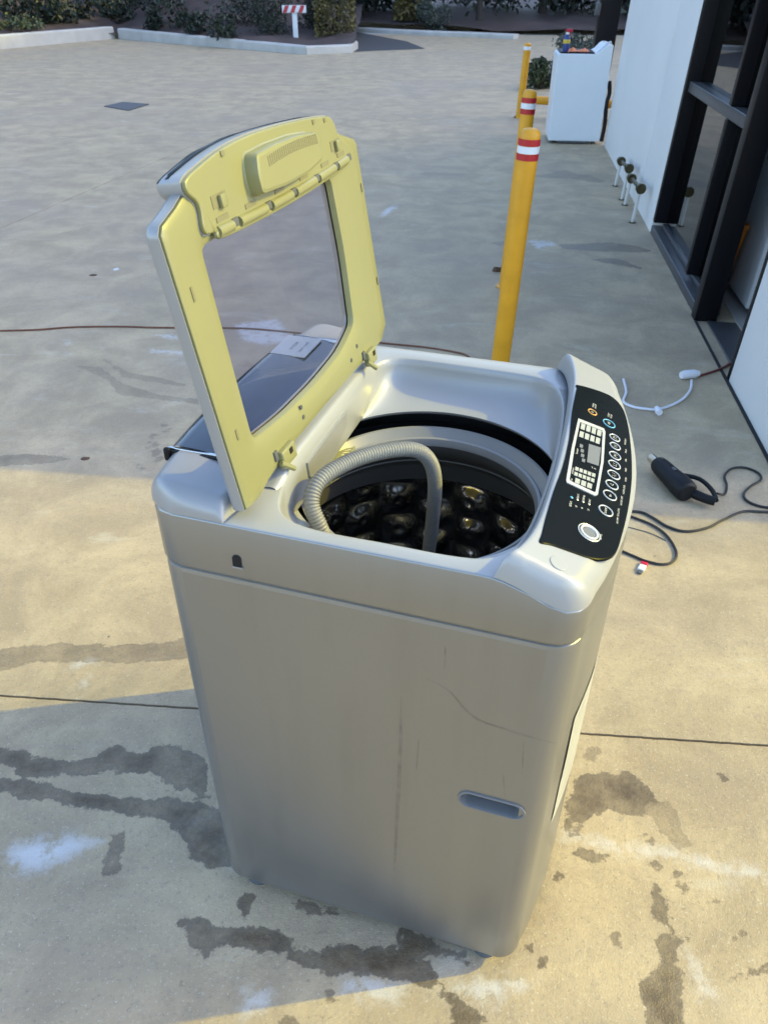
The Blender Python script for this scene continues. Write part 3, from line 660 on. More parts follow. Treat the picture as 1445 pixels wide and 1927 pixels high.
MB().rings([rq(.162, .258, 1.157, 1.523, .40), rq(.162, .258, 1.157, 1.523, .42), rq(.172, .248, 1.167, 1.513, .42), rq(.172, .248, 1.167, 1.513, .40)]).build('rim', om, ob, False, .002)

# ------------------------------------------------------------------ bollards and rail
M['yellow'] = mat('bollard_yellow', (.70, .33, .008), .42, 0, .17, 9, bump=.08, bscale=90)
M['red_band'] = mat('red_reflective', (.42, .012, .018), .4); M['white_band'] = mat('white_reflective', (.72, .75, .78), .35)
def bollard(top, h, r, label):
    P_ = gpt(top, h); off = math.tan(LEAN)*h
    bx, by_ = P_[0]-off*math.cos(BY), P_[1]-off*math.sin(BY)
    o = tag(empty('bollard', (bx, by_, 0), (0, LEAN, BY)), label, 'bollard', 'striped bollards along the shopfront')
    m_ = MB(); m_.lathe([(r, -.02), (r, h-.022), (r*.97, h-.010), (r*.85, h+.002), (r*.6, h+.010), (.001, h+.014)], 32); m_.build('tube', M['yellow'], o)
    for z0, z1, k in ((h-.104, h-.078, 'red_band'), (h-.078, h-.050, 'white_band'), (h-.050, h-.024, 'red_band')):
        MB().lathe([(r+.0002, z0+.0005), (r+.0018, z0+.001), (r+.0018, z1-.001), (r+.0002, z1-.0005)], 32).build('reflective_band', M[k], o)
    MB().lathe([(r+.0001, .001), (r+.02, .001), (r+.02, .006), (r+.0001, .008)], 24).build('base_flange', M['yellow'], o)
    return o
bollard((998, 247), 1.05, .043, 'yellow bollard with red and white bands just behind the open washing machine')
bollard((997, 173), 1.05, .038, 'yellow bollard with red and white bands between the other bollard and the rail')
P_ = gpt((976, 222)); _d = ray((1003, 80))[1]; RH = CAMH+_d[2]/_d[1]*P_[1]; rl = tag(empty('guard_rail', tuple(P_), (0, LEAN, BY)), 'thin yellow post with low side bar near the white washing machine', 'guard rail')
m_ = MB(); m_.lathe([(.045, -.02), (.045, RH-.02), (.03, RH-.005), (.001, RH)], 20); m_.build('post', M['yellow'], rl)
MB().lathe([(.0452, RH-.08), (.047, RH-.079), (.047, RH-.041), (.0452, RH-.04)], 20).build('reflective_band', M['white_band'], rl)
MB().tube([(.046, 0, .22), (1.3, 0, .22)], .05, 14).build('side_bar', M['yellow'], rl)
m_ = MB(); m_.lathe([(.045, -.02), (.045, .26), (.001, .27)], 16, (1.345, 0)); m_.build('end_post', M['yellow'], rl)

# ------------------------------------------------------------------ pipe stands by the wall
M['pipe'] = mat('pale_pipe', (.62, .63, .62), .3, .3, .06, 15); M['brass'] = mat('dull_brass', (.10, .085, .045), .4, .8, .25, 30)
for (a, b, d, lab) in (((1157, 350), (1169, 376), (1171, 311), 'pair of pale ground pipes with dark coupling farther from the shopfront glass'), ((1175, 386), (1189, 419), (1193, 345), 'pair of pale ground pipes with dark coupling nearer to the shopfront glass')):
    A_, B_ = gpt(a), gpt(b); o = tag(empty('pipe_stand', tuple((A_+B_)/2)), lab, 'pipe stand', 'pipe stands by the white wall'); c = (A_+B_)/2
    T_ = gpt(d, .25)
    for q, dz in ((A_, .2), (B_, .24)):
        k = q-c; MB().tube([tuple(k), tuple(k+np.array([.012, .0, dz]))], .013, 12).build('leg', M['pipe'], o)
        MB().lathe([(.0135, .001), (.028, .001), (.028, .006), (.0135, .007)], 16, (k[0], k[1])).build('floor_flange', M['brass'], o)
        e = k+np.array([.012, 0, dz]); MB().tube([tuple(e+np.array([0, .025, .01])), tuple(e+np.array([0, -.028, .01]))], [.030, .030], 18).build('coupling', M['brass'], o)
        MB().tube([tuple(e+np.array([0, -.0285, .01])), tuple(e+np.array([0, -.036, .01]))], [.038, .036], 18).build('cap', M['brass'], o)
    MB().tube([tuple(A_-c+np.array([.012, -.03, .21])), tuple(B_-c+np.array([.012, .03, .25]))], .016, 10).build('link_pipe', M['brass'], o)

# ------------------------------------------------------------------ white washing machine by the wall
P_ = gpt((1030, 270)); fm = tag(empty('washing_machine', tuple(P_), (0, 0, math.radians(-6.5))), 'white top loading washing machine standing with its back to the wall', 'washing machine')
mw2 = mat('enamel_white', (.68, .73, .77), .32, 0, .04, 3)
prof = roundpoly([(0, .03), (.565, .03), (.565, .955), (.50, .955), (.415, .868), (.0, .868)], [.01, .01, .02, .03, .04, .03], 4)
m_ = MB(); R = [[(q[0], y, q[1]) for q in prof] for y in (0, .58)]; m_.rings(R, True, True, True); m_.build('cabinet', mw2, fm, True, .006)
mlid = boxobj('lid', (.03, .04, .8685), (.39, .54, .882), M['black'], fm, .006)
MB().tube(catmull([(.40, .05, .885), (.43, .045, .905), (.50, .04, .962), (.535, .04, .975), (.53, .04, .94), (.47, .04, .90), (.41, .04, .882)], 6), .009, 8).build('lid_hoop', M['chrome'], fm)
MB().tube(catmull([(.58, .02, .62), (.60, .03, .5), (.585, .02, .4), (.60, .03, .2), (.59, .02, .03)], 6), .022, 8).build('hose', M['black'], fm)
for x in (.04, .50):
    for y in (.04, .52): MB().lathe([(.02, .0), (.022, .005), (.015, .03), (.001, .031)], 12, (x, y)).build('foot', M['foot'], fm)
boxobj('kick_plate', (.10, -.003, .012), (.46, .02, .029), M['foot'], fm, .002)
def fmw(x, y, z): a = math.radians(-6.5); return (P_[0]+x*math.cos(a)-y*math.sin(a), P_[1]+x*math.sin(a)+y*math.cos(a), z)
sb = tag(empty('spray_bottle', fmw(.085, .10, .8825)), 'blue spray bottle with red trigger on the white washing machine', 'spray bottle')
MB().lathe([(.001, 0), (.034, 0), (.036, .01), (.036, .11), (.028, .14), (.014, .16), (.014, .175), (.001, .175)], 20).build('bottle', mat('blue_plastic', (.02, .05, .20), .3), sb)
MB().lathe([(.0362, .075), (.0368, .076), (.0368, .11), (.0362, .111)], 20).build('label', mat('yellow_label', (.60, .45, .05), .5), sb)
MB().box((-.018, -.014, .176), (.05, .014, .205)).box((.018, -.01, .145), (.03, .01, .176)).build('trigger', mat('red_plastic', (.45, .01, .03), .35), sb, False, .004)
MB().lathe([(.0145, .155), (.018, .156), (.018, .176), (.0145, .1765)], 14).build('collar', mat('white_plastic', (.75, .75, .75), .4), sb)
def cloth(name, c, rx, ry, h, mt, seed):
    rs = np.random.RandomState(seed); ph = rs.rand(6)*6.28; n = 18; V = []; F = []
    for j in range(n):
        for i in range(n):
            x, y = i/(n-1)*2-1, j/(n-1)*2-1; r = math.hypot(x, y)
            z = h*max(0, 1-r**1.6)*(.65+.35*math.sin(5*x+ph[0])*math.cos(4*y+ph[1]))+.006*math.sin(11*x+ph[2])+.003
            k = 1+.12*math.sin(3*math.atan2(y, x)+ph[3]); V.append((x*rx*k, y*ry*k, max(.001, z)))
    for j in range(n-1):
        for i in range(n-1): F.append((j*n+i, j*n+i+1, (j+1)*n+i+1, (j+1)*n+i))
    me = bpy.data.meshes.new(name); me.from_pydata(V, [], F); me.update(); o = link(name, me, mt, None, True, 0, 80); o.location = c; return o
oc = mat('orange_cloth', (.70, .25, .13), .8)
tag(cloth('rag', fmw(.155, .10, .883), .055, .06, .045, oc, 3), 'crumpled orange rag next to the spray bottle', 'rag', 'orange rags on the machine')
tag(cloth('rag', fmw(.27, .11, .883), .06, .06, .04, oc, 8), 'crumpled orange rag nearer to the chrome lid hoop', 'rag', 'orange rags on the machine')
# ------------------------------------------------------------------ the open silver washing machine
wm = tag(empty('washing_machine', tuple(WO), (0, 0, WYAW)), 'scuffed silver top loading washing machine with its lid standing open', 'washing machine')
def arc(c, r, a0, a1, n=8): return [np.array([c[0]+r*math.cos(math.radians(a0+(a1-a0)*k/n)), c[1]+r*math.sin(math.radians(a0+(a1-a0)*k/n))]) for k in range(n+1)]
UF = .607
def body_outline(grow_=0.):
    r = .042; P = []
    P += arc((r, r), r, 180, 270)                       # back near
    P += arc((UF-r, r), r, 270, 360)                    # front near
    for k in range(1, 16):
        t = k/16; P.append(np.array([UF+.040*math.sin(math.pi*t)**.85, r+(W-2*r)*t]))
    P += arc((UF-r, W-r), r, 0, 90); P += arc((r, W-r), r, 90, 180)
    return inset(P, -grow_) if grow_ else P
OUT = body_outline()
def zedge(u): return ZR-.036*smooth01((u-.475)/.12)
# cabinet: wrap-around wall, near side panel with the grip hole cut in it
ZB = .034
def ringz(P, z): return [(q[0], q[1], z) for q in P]
i0 = 8; i1 = 9                                          # flat near side lies between outline points 8 and 9
order = OUT[i1:]+OUT[:i0+1]
m_ = MB()
prof = [(.010, ZB), (.003, ZB+.004), (0, ZB+.012), (0, .15), (0, .3), (0, .5), (0, .7), (0, ZS-.012), (.0015, ZS-.006), (.006, ZS-.0035)]
m_.rings([ringz(inset(OUT, a)[i1:]+inset(OUT, a)[:i0+1], z) for a, z in prof], False)
bm = bmesh.new()
ua, ub = OUT[i0][0], OUT[i1][0]
for a, z, a2, z2 in [(prof[k][0], prof[k][1], prof[k+1][0], prof[k+1][1]) for k in (0, 1)]+[(0, ZS-.012, .0015, ZS-.006), (.0015, ZS-.006, .006, ZS-.0035)]:
    bm.faces.new([bm.verts.new(q) for q in ((ua, a, z), (ub, a, z), (ub, a2, z2), (ua, a2, z2))])
gc = onv((924, 1515), 0); gu, gz = gc[0], gc[2]; gl, gh = .050, .0165
def capsule(hl, r, n=10): return [(gu+hl-r+r*math.cos(t), gz+r*math.sin(t)) for t in np.linspace(-math.pi/2, math.pi/2, n)]+[(gu-hl+r+r*math.cos(t), gz+r*math.sin(t)) for t in np.linspace(math.pi/2, 1.5*math.pi, n)]
hole = capsule(gl, gh)
ra, rb_ = np.array([ua, ZB+.012]), np.array([ub, ZS-.012]); hc = np.array([gu, gz])
ang = sorted([math.atan2(y-gz, x-gu) for x, y in hole]+[math.atan2(y-gz, x-gu) for x in (ra[0], rb_[0]) for y in (ra[1], rb_[1])])
rh = radial(hole, hc, ang); rr_ = radial([(ra[0], ra[1]), (rb_[0], ra[1]), (rb_[0], rb_[1]), (ra[0], rb_[1])], hc, ang)
lay = []
for f_ in (0, .06, .25, .6, 1.):
    lay.append([bm.verts.new((gu+(h_r*(1-f_)+o_r*f_)*math.cos(t), 0, gz+(h_r*(1-f_)+o_r*f_)*math.sin(t))) for t, h_r, o_r in zip(ang, rh, rr_)])
nn_ = len(ang)
for k in range(4):
    for i in range(nn_): bm.faces.new((lay[k][i], lay[k][(i+1) % nn_], lay[k+1][(i+1) % nn_], lay[k+1][i]))
bm.verts.index_update(); m_.add([v.co[:] for v in bm.verts], [[v.index for v in f.verts] for f in bm.faces]); bm.free()
body = m_.build('cabinet', M['silver'], wm, True, 0, 30)
for p_ in body.data.polygons:
    if all(abs(body.data.vertices[i].co.y) < 1e-5 for i in p_.vertices): p_.use_smooth = False
grip = MB(); mg = mat('grip_plastic', (.17, .175, .18), .45)
grip.rings([[(q[0], y, q[1]) for q in capsule(gl+a, gh+a)] for a, y in ((.0035, -.0002), (.003, -.0022), (0, -.0025), (-.001, .001))]); 
grip.rings([[(q[0], y, q[1]) for q in capsule(gl+a, gh+a)] for a, y in ((-.001, .001), (-.003, .012), (-.005, .028), (-.008, .030))], True, False, True)
grip.build('side_grip', mg, wm)
# drip and scuff marks on the near side (thin films, wear of the paint)
def film(pts, w, name='scuff'):
    P = catmull(pts, 8); V = []; n = len(P)
    for i, q in enumerate(P):
        t = P[min(i+1, n-1)]-P[max(i-1, 0)]; t /= np.linalg.norm(t); k = w*math.sin(math.pi*min(1, max(.02, i/(n-1))))**.6; nn = np.array([-t[1], t[0]])
        V += [(q[0]+nn[0]*k, -.0005, q[1]+nn[1]*k), (q[0]-nn[0]*k, -.0005, q[1]-nn[1]*k)]
    MB().add(V, [(2*i, 2*i+1, 2*i+3, 2*i+2) for i in range(n-1)]).build(name, M['scuff'], body, False)
def sv(px): a = onv(px, 0); return (a[0], a[2])
film([sv(q) for q in ((800, 1275), (845, 1300), (890, 1348), (960, 1375), (1030, 1395), (1050, 1398))], .0022)
film([sv(q) for q in ((755, 1310), (752, 1440), (746, 1560), (742, 1640))], .0035)
film([sv(q) for q in ((838, 1215), (836, 1262))], .0018); film([sv(q) for q in ((788, 1390), (783, 1452))], .0015)
film([sv(q) for q in ((945, 1440), (950, 1500))], .0014); film([sv(q) for q in ((985, 1395), (982, 1460))], .0012)
# top cover: band, rim, well
CC = np.array([.325, .306]); NP = 144; PH = [2*math.pi*k/NP for k in range(NP)]
OPEN = catmull([(.24, .0255), (.34, .025), (.43, .0255), (.475, .036), (.503, .072), (.517, .15), (.523, .3), (.518, .45), (.503, .53), (.475, .572), (.42, .585), (.30, .588), (.22, .588), (.182, .578), (.163, .545), (.157, .45), (.157, .32), (.157, .18), (.163, .10), (.188, .045)], 6, True)
R_out = np.array(radial(OUT, CC, PH)); R_op = np.array(radial(OPEN, CC, PH)); RC = .2175
def pol(r, z): return [(CC[0]+r[k]*math.cos(PH[k]), CC[1]+r[k]*math.sin(PH[k]), z[k]) for k in range(NP)]
def zed(r): return np.array([zedge(CC[0]+r[k]*math.cos(PH[k])) for k in range(NP)])
OUTA = np.array([q[:2] for q in resample(OUT, 400)])
def OUT_D(c): return float(np.min(np.hypot(OUTA[:, 0]-c.x, OUTA[:, 1]-c.y)))
one = np.ones(NP); RCV = np.array([RC+.012*smooth01((-math.sin(t)-.35)/.5) for t in PH]); RR = []
RR.append(pol(R_out-.005, one*(ZS-.004))); RR.append(pol(R_out+.0005, one*(ZS-.001))); RR.append(pol(R_out+.0015, one*(ZS+.003))); RR.append(pol(R_out+.0015, one*(ZS+.03)))
ze = zed(R_out); RR.append(pol(R_out+.0015, ze-.004)); RR.append(pol(R_out, ze-.0012)); RR.append(pol(R_out-.003, ze))
ze2 = np.maximum(ze, zed(R_op*.5+R_out*.5)); RR.append(pol(R_out*.5+R_op*.5, ze2)); RR.append(pol(R_op+.003, one*ZR+.0))
RR.append(pol(R_op+.0005, one*(ZR-.0012))); RR.append(pol(R_op-.002, one*(ZR-.006)))
for t in (.1, .22, .36, .5, .62, .74, .84, .92, .97, 1.0):
    w = .18*t+.82*t**3.2; r = (R_op-.002)*(1-w)+RCV*w; z = ZR-.006-(ZR-.006-.895)*(1-(1-t)**1.35); RR.append(pol(r, one*z))
RR.append(pol((RCV+.001), one*.891)); RR.append(pol((RCV+.006), one*.887)); RR.append(pol((RCV+.012), one*.889))
m_ = MB().rings(RR); cover = m_.build('top_cover', M['cover'], wm, True, 0, 50)
cover.data.materials.append(M['silver'])
for p_ in cover.data.polygons:
    if max(cover.data.vertices[i].co.z-zedge(cover.data.vertices[i].co.x) for i in p_.vertices) < -.001 and p_.normal.z < .5 and min((OUT_D(cover.data.vertices[i].co) for i in p_.vertices)) < .004: p_.material_index = 1
# small vent hole on the band
vc_ = onv((447, 1054), 0); vo_ = MB(); hv = [(vc_[0]-.0065, vc_[2]-.010), (vc_[0]+.0065, vc_[2]-.010), (vc_[0]+.0065, vc_[2]+.004)]+[(vc_[0]+.0065*math.cos(t), vc_[2]+.004+.006*math.sin(t)) for t in np.linspace(.3, math.pi-.3, 5)]+[(vc_[0]-.0065, vc_[2]+.004)]
vo_.add([(q[0], -.0028, q[1]) for q in hv], [tuple(range(len(hv)))]).build('vent_hole', M['dark'], cover, False)
MB().box((vc_[0]-.008, -.0034, vc_[2]-.0125), (vc_[0]+.008, -.0018, vc_[2]-.0102)).build('vent_lip', M['silver_plastic'], cover, False)
# suspended tub opening: splash ring, balancer, basket
m_ = MB(); m_.lathe([(0.2130, .79), (0.2115, .861), (0.2095, .868), (0.2050, .8675), (0.1970, .859), (0.1912, .8535)], 96, CC); m_.build('tub_ring', M['balancer_top'], wm)
m_ = MB(); m_.lathe([(0.1910, .8533), (0.1885, .8565), (0.1840, .855), (0.1812, .848), (0.1802, .842)], 96, CC); m_.build('balancer_lip', M['balancer_top'], wm)
m_ = MB(); m_.lathe([(0.1801, .8418), (0.1830, .830), (0.1960, .812), (0.2100, .796), (0.2190, .787), (0.2205, .781), (0.2285, .774), (0.2300, .768), (0.2340, .750), (0.2380, .732), (0.2450, .728)], 96, CC); m_.build('balancer', M['balancer'], wm)
V = []; F = []; nu, nz = 432, 120; z0, z1 = .34, .729
def basket_r(a, z):
    ca = a*20/(2*math.pi)+.04*math.sin(z*55+a*3); cz = (z-z0)/.076+.05*math.sin(a*7+1)
    fx, fz = (ca % 1)-.5, ((cz+.5*(int(ca) % 2)) % 1)-.5
    d = math.hypot(fx*1.05, fz); w_ = math.cos(math.pi*fx)*math.cos(math.pi*fz)
    bump = .0175*(.8+.2*math.sin(a*5+z*31))*w_**1.5
    return .2475-bump+.007*math.exp(-(d/.14)**2)+.0012*math.sin(a*9+z*35)
for j in range(nz+1):
    z = z0+(z1-z0)*j/nz
    for i in range(nu):
        a = 2*math.pi*i/nu; r = basket_r(a, z); V.append((CC[0]+r*math.cos(a), CC[1]+r*math.sin(a), z))
for j in range(nz):
    for i in range(nu): F.append((j*nu+i, j*nu+(i+1) % nu, (j+1)*nu+(i+1) % nu, (j+1)*nu+i))
bk = MB().add(V, F).build('basket', M['steel'], wm, True, 0, 80)
hl = MB()
for ia in range(40):
    for iz in range(10):
        a = 2*math.pi*(ia+.5*(iz % 2))/40; z = z0+.012+iz*.038; e_ = .004
        P3 = lambda aa, zz: Vector((CC[0]+basket_r(aa, zz)*math.cos(aa), CC[1]+basket_r(aa, zz)*math.sin(aa), zz))
        c = P3(a, z); t = (P3(a+e_/.24, z)-P3(a-e_/.24, z)).normalized(); k_ = (P3(a, z+e_)-P3(a, z-e_)).normalized(); n_ = t.cross(k_).normalized()
        if n_.dot(Vector((math.cos(a), math.sin(a), 0))) > 0: n_ = -n_
        hl.add([tuple(c+n_*.0009+t*.0027*math.cos(q)+k_*.0027*math.sin(q)) for q in np.linspace(0, 2*math.pi, 8, False)], [tuple(range(8))])
tag(hl.build('drain_holes', M['dark'], bk, False), kind='stuff')
m_ = MB(); m_.lathe([(.2475, .342), (.19, .365), (.15, .385), (.10, .38), (.05, .40), (.001, .405)], 48, CC); m_.build('pulsator', M['black'], wm)
m_ = MB(); m_.lathe([(.276, .84), (.276, .30), (.001, .30)], 48, CC); m_.build('outer_tub', M['dark'], wm)
# back wall panel, softener label and lint louvre inside the well
def quadstrip(px, z_off, zz): pass
bw = MB(); RR = []
for k in range(41):
    v = .095+.455*k/40; e = smooth01(min(v-.095, .55-v)/.045); top = .966+.020*e; cu_ = .016*(1-((v-.315)/.235)**2)
    RR.append([(.132, v, top-.002), (.148, v, top), (.157-.003*(1-e), v, top-.0012), (.162-.003*(1-e), v, top-.005), (.164, v, .95), (.1655, v, .925), (.167, v, .903), (.165, v, .898), (.155, v, .896)])
bw.rings(RR, False); well = bw.build('well_back_wall', M['cover'], wm, True, 0, 60)
lv = MB()
def zq(x, y): return (560+x/2.89, 640+y/2.89)
for k in range(15):
    t = k/14; a = onz(zq(95+120*t, 772-160*t), .893-.004*t); b_ = onz(zq(170+140*t, 775-190*t), .874)
    lv.tube([tuple(a), tuple(a*.5+b_*.5+np.array([0, 0, .002])), tuple(b_)], .0013, 6)
lv.tube([tuple(onz(zq(170, 775), .874)), tuple(onz(zq(310, 585), .874))], .0028, 8)
lv.tube([tuple(onz(zq(95, 772), .893)), tuple(onz(zq(215, 612), .889))], .0028, 8)
lv.build('lint_louvre', M['cream'], wm)
lb_u = lambda v, z: .1685+.06*(.925-z)
LBP = [(.188, .955), (.28, .957), (.367, .956), (.36, .932), (.30, .915), (.205, .911), (.190, .93)]
m_ = MB(); m_.rings([[(lb_u(*q)-.004, q[0], q[1]) for q in LBP], [(lb_u(*q), q[0], q[1]) for q in LBP], [(lb_u(*q)+.0006, q[0]+(.275-q[0])*.03, q[1]+(.935-q[1])*.1) for q in LBP]], True, False, True); m_.build('dispenser_label', M['silver_plastic'], wm, False)
# ---------------- back console
def dome(name, vs, ub, uf, zb, ztp, rb, rf, rn, mt, nj=26):
    """console shell as a sheet over (u, v): rounded down to its border on every side"""
    q_ = lambda d, r: 1. if r <= 0 or d >= r else math.sqrt(max(0, 1-(1-d/r)**2))
    V = []; F = []; js = []
    for k in range(nj+1):
        t = k/nj; js.append(.5-.5*math.cos(math.pi*t) if True else t)
    for v in vs:
        a, b_ = ub(v), uf(v)
        for t in js:
            u = a+(b_-a)*t; dn = min(v-vs[0], vs[-1]-v); w = min(q_(u-a, rb), q_(b_-u, rf))*q_(dn, rn)
            z0_ = zb(u, v, t); V.append((u, v, z0_*(1-w)+ztp(u, v)*w))
    n = nj+1
    for j in range(len(vs)-1):
        for i in range(nj): F.append((j*n+i, j*n+i+1, (j+1)*n+i+1, (j+1)*n+i))
    return MB().add(V, F).build(name, mt, wm, True, 0, 60)
def ends(v0, v1, r, n, m=60): return [v0+r*(1-math.cos(math.pi/2*k/n)) for k in range(n)]+list(np.linspace(v0+r, v1-r, m))+[v1-r*(1-math.cos(math.pi/2*k/n)) for k in range(n-1, -1, -1)]
def zback(u, v): return 1.003-.010*smooth01((u-.02)/.1)
VS = ends(-.0018, W+.0018, .03, 10)
def b_back(v): t = abs(v-W/2)/(W/2+.0018); return -.026*(1-t**2.2)+.040*max(0, (t-.87)/.13)**2.5
bc = dome('back_console', VS, b_back, lambda v: .128-.006*smooth01((abs(v-W/2)-.27)/.05), lambda u, v, t: ZR+.0008, zback, .03, .012, .026, M['silver_plastic'])
zt = 1.0035
gv0, gv1 = .098, W-.098
V = []; F = []; nv_ = 40; nu_ = 12
for j in range(nv_+1):
    v = gv0+(gv1-gv0)*j/nv_; ub_ = b_back(v)+.0075
    for i in range(nu_+1):
        u = ub_+(.105-ub_)*i/nu_; e = min(1, (u-ub_)/.006+.15); V.append((u, v, zback(u, v)+.0042*e-.003*(1-e)))
for j in range(nv_):
    for i in range(nu_): a_ = j*(nu_+1)+i; F.append((a_, a_+1, a_+nu_+2, a_+nu_+1))
gp = MB().add(V, F).build('console_glass', M['navy_gloss'], bc, True, 0, 60)
for v in (gv0, gv1):
    s_ = -1 if v < .3 else 1
    MB().box((-.010, v+s_*.001-.0022, .985), (.112, v+s_*.001+.0022, zback(.06, v)+.0048)).build('trim_strip', M['chrome'], bc, False, .001)
    MB().box((-.008, v+s_*.0055-.0018, .985), (.112, v+s_*.0055+.0018, zback(.06, v)+.0022)).build('trim_seal', M['black'], bc, False)
MB().box((-.014, .086, .985), (-.004, .094, 1.006)).build('cable_clip', M['black'], bc, False, .003)
# ---------------- text helper
def text_mesh(items, M4s):
    m_ = MB(); dg = bpy.context.evaluated_depsgraph_get()
    for body_, size, O_, X_, Y_ in items:
        cu = bpy.data.curves.new('t', 'FONT'); cu.body = body_; cu.size = size; cu.align_x = 'CENTER'; cu.align_y = 'CENTER'; cu.resolution_u = 2
        ob_ = bpy.data.objects.new('t', cu); COL.objects.link(ob_); bpy.context.view_layer.update()
        me = ob_.to_mesh(); X_ = np.array(X_)/np.linalg.norm(X_); Y_ = np.array(Y_)/np.linalg.norm(Y_)
        V = [tuple(np.array(O_)+X_*v.co.x+Y_*v.co.y) for v in me.vertices]; F = [tuple(p.vertices) for p in me.polygons]
        m_.add(V, F); ob_.to_mesh_clear(); bpy.data.objects.remove(ob_); bpy.data.curves.remove(cu)
    return m_
zg = lambda u: zback(u, .3)+.0048
text_mesh([('9.5kg', .030, (.040, .175, zg(.040)), (0, 1, 0), (-1, 0, 0))], None).build('lettering', M['print'], gp, False)
st = MB(); st.box((-.005, .440, zback(.0, .3)+.0030), (.062, .525, zback(.0, .3)+.0050)); sk_ = st.build('rating_sticker', M['sticker'], bc, False)
text_mesh([('DIRECT DRIVE', .007, (.044, .480, zback(.0, .3)+.0054), (0, 1, 0), (-1, 0, 0)), ('10 YEAR', .010, (.025, .480, zback(.0, .3)+.0054), (0, 1, 0), (-1, 0, 0))], None).build('lettering', M['grey_key'], sk_, False)['kind'] = 'stuff'
# ---------------- front console
def ztop(u): return .9905-.40*(u-.527)
FU = sorted([(q[1], q[0]) for q in inset(OUT, -.0018) if q[0] > .5 and not (q[1] < .0 and q[0] < UF-.0425)])
def f_front(v): return float(np.interp(v, [q[0] for q in FU], [q[1] for q in FU]))
BKc = catmull([(-.0018, .487), (.03, .505), (.094, .5185), (.2, .5245), (.315, .5265), (.43, .5245), (.537, .5185), (.60, .505), (W+.0018, .487)], 8)
def f_back(v): return float(np.interp(v, [q[0] for q in BKc], [q[1] for q in BKc]))
fc = dome('front_console', VS, f_back, f_front, lambda u, v, t: (zedge(u)+.0006) if t > .3 or v < .002 or v > W-.002 else ZR+.0006, lambda u, v: ztop(u), .012, .024, .017, M['cover'], 40)
PN = np.array([.40, 0, 1.0]); PN /= np.linalg.norm(PN); P0 = np.array([.527, .3, ztop(.527)])
def onc(px, off=0): return onplane(px, P0+PN*off, PN)
def zp(x, y): return (960+x/3.854, 680+y/3.854)     # zoom coordinates used when tracing
GP = [onc(zp(*q)) for q in ((385, 145), (480, 172), (640, 218), (745, 268), (815, 350), (852, 470), (872, 620), (880, 760), (876, 900), (850, 1090), (800, 1290), (765, 1385), (715, 1430), (640, 1443), (560, 1428), (450, 1390), (300, 1338), (118, 1268), (150, 1215), (225, 1130), (310, 950), (380, 760), (425, 560), (442, 380), (432, 240), (405, 175))]
for q in GP: q[0] = min(max(q[0], .533), .641)
GPc = catmull([q[:2] for q in GP], 4, True)
zc = lambda u, o: ztop(u)+o
m_ = MB(); m_.rings([[(q[0], q[1], zc(q[0], -.002)) for q in GPc], [(q[0], q[1], zc(q[0], .0012)) for q in GPc], [(q[0], q[1], zc(q[0], .0018)) for q in inset(GPc, .0012)]], True, False, True)
cp_ = m_.build('control_panel', M['black_gloss'], wm, True, 0, 30)
E1 = np.array([0, 1., 0]); E2 = np.array([-1, 0, .40]); E2 /= np.linalg.norm(E2)
def cpt(px, off): return onc(px, off)
def z7(x, y): return (1060+x/6.886, 750+y/6.886)
def disc(name, c, ro, ri, h, mt, parent, n=28):
    R = []
    for r, o in ((ro, 0), (ro, h*.6), (ro-.0006, h), (ri+.0006, h), (ri, h*.6), (ri, 0)) if ri else ((ro, 0), (ro, h*.6), (ro-.0006, h)):
        R.append([tuple(np.array(c)+E1*r*math.cos(2*math.pi*k/n)+E2*r*math.sin(2*math.pi*k/n)+PN*o) for k in range(n)])
    return MB().rings(R, True, False, not ri).build(name, mt, parent)
OFF = .0018
btn = [((370, 180), .0085, 'ring_orange'), ((585, 328), .0115, 'ring_blue'), ((658, 512), .0098, 'ring'), ((664, 622), .0098, 'ring'), ((662, 745), .0105, 'ring'), ((654, 862), .0108, 'ring'), ((645, 992), .0108, 'ring'), ((622, 1122), .0108, 'ring'), ((596, 1258), .0112, 'ring'), ((543, 1458), .0115, 'ring')]
ICON = ['O', '>II', '[*]', '(-)', '|=|', '|_|', '\\_/', '-L', 'o-', '===']
LET = []
for (c, r, k), ic in zip(btn, ICON):
    P_ = cpt(z7(*c), OFF); disc('button', P_, r, 0, .0008, M['black_gloss'], cp_); disc('button_ring', P_, r, r-.0021, .0016, M[k], cp_)
    LET.append((ic, r*.72, P_+PN*.0011, E1, E2))
P_ = cpt(z7(330, 1738), OFF); disc('button_ring', P_, .0135, .0098, .002, M['ring'], cp_); disc('level_lens', P_, .0092, 0, .0012, M['grey_key'], cp_); disc('button_ring', P_, .0165, .0150, .0012, M['ring'], cp_)
for tx, c, s in (('POWER\nON/OFF', (400, 95), .0042), ('START\nPAUSE', (602, 222), .0046), ('PROGRAM', (800, 560), .0040), ('DELAY', (808, 680), .0040), ('SPIN', (808, 800), .0040), ('RINSE', (806, 925), .0040), ('WASH', (806, 1050), .0040), ('WATER LEVEL', (782, 1180), .0040), ('WATER TEMP', (752, 1325), .0040), ('AIR DRY / SOIL LEVEL', (705, 1520), .0040), ('LEVEL', (478, 1790), .0050), ('HEAVY', (188, 1270), .0042), ('NORMAL', (262, 1295), .0042), ('LIGHT', (338, 1335), .0042), ('60', (165, 1395), .004), ('40', (240, 1420), .004), ('20', (320, 1440), .004), ('BEGIN', (92, 1365), .0045), ('Inverter', (175, 680), .0050), ('H\nM', (390, 900), .0045), ('DETERGENT', (122, 935), .0032), ('TUB', (105, 1055), .0035)):
    LET.append((tx, s, cpt(z7(*c), OFF+.0004), E1, E2))
text_mesh(LET, None).build('lettering', M['print'], cp_, False)['kind'] = 'stuff'
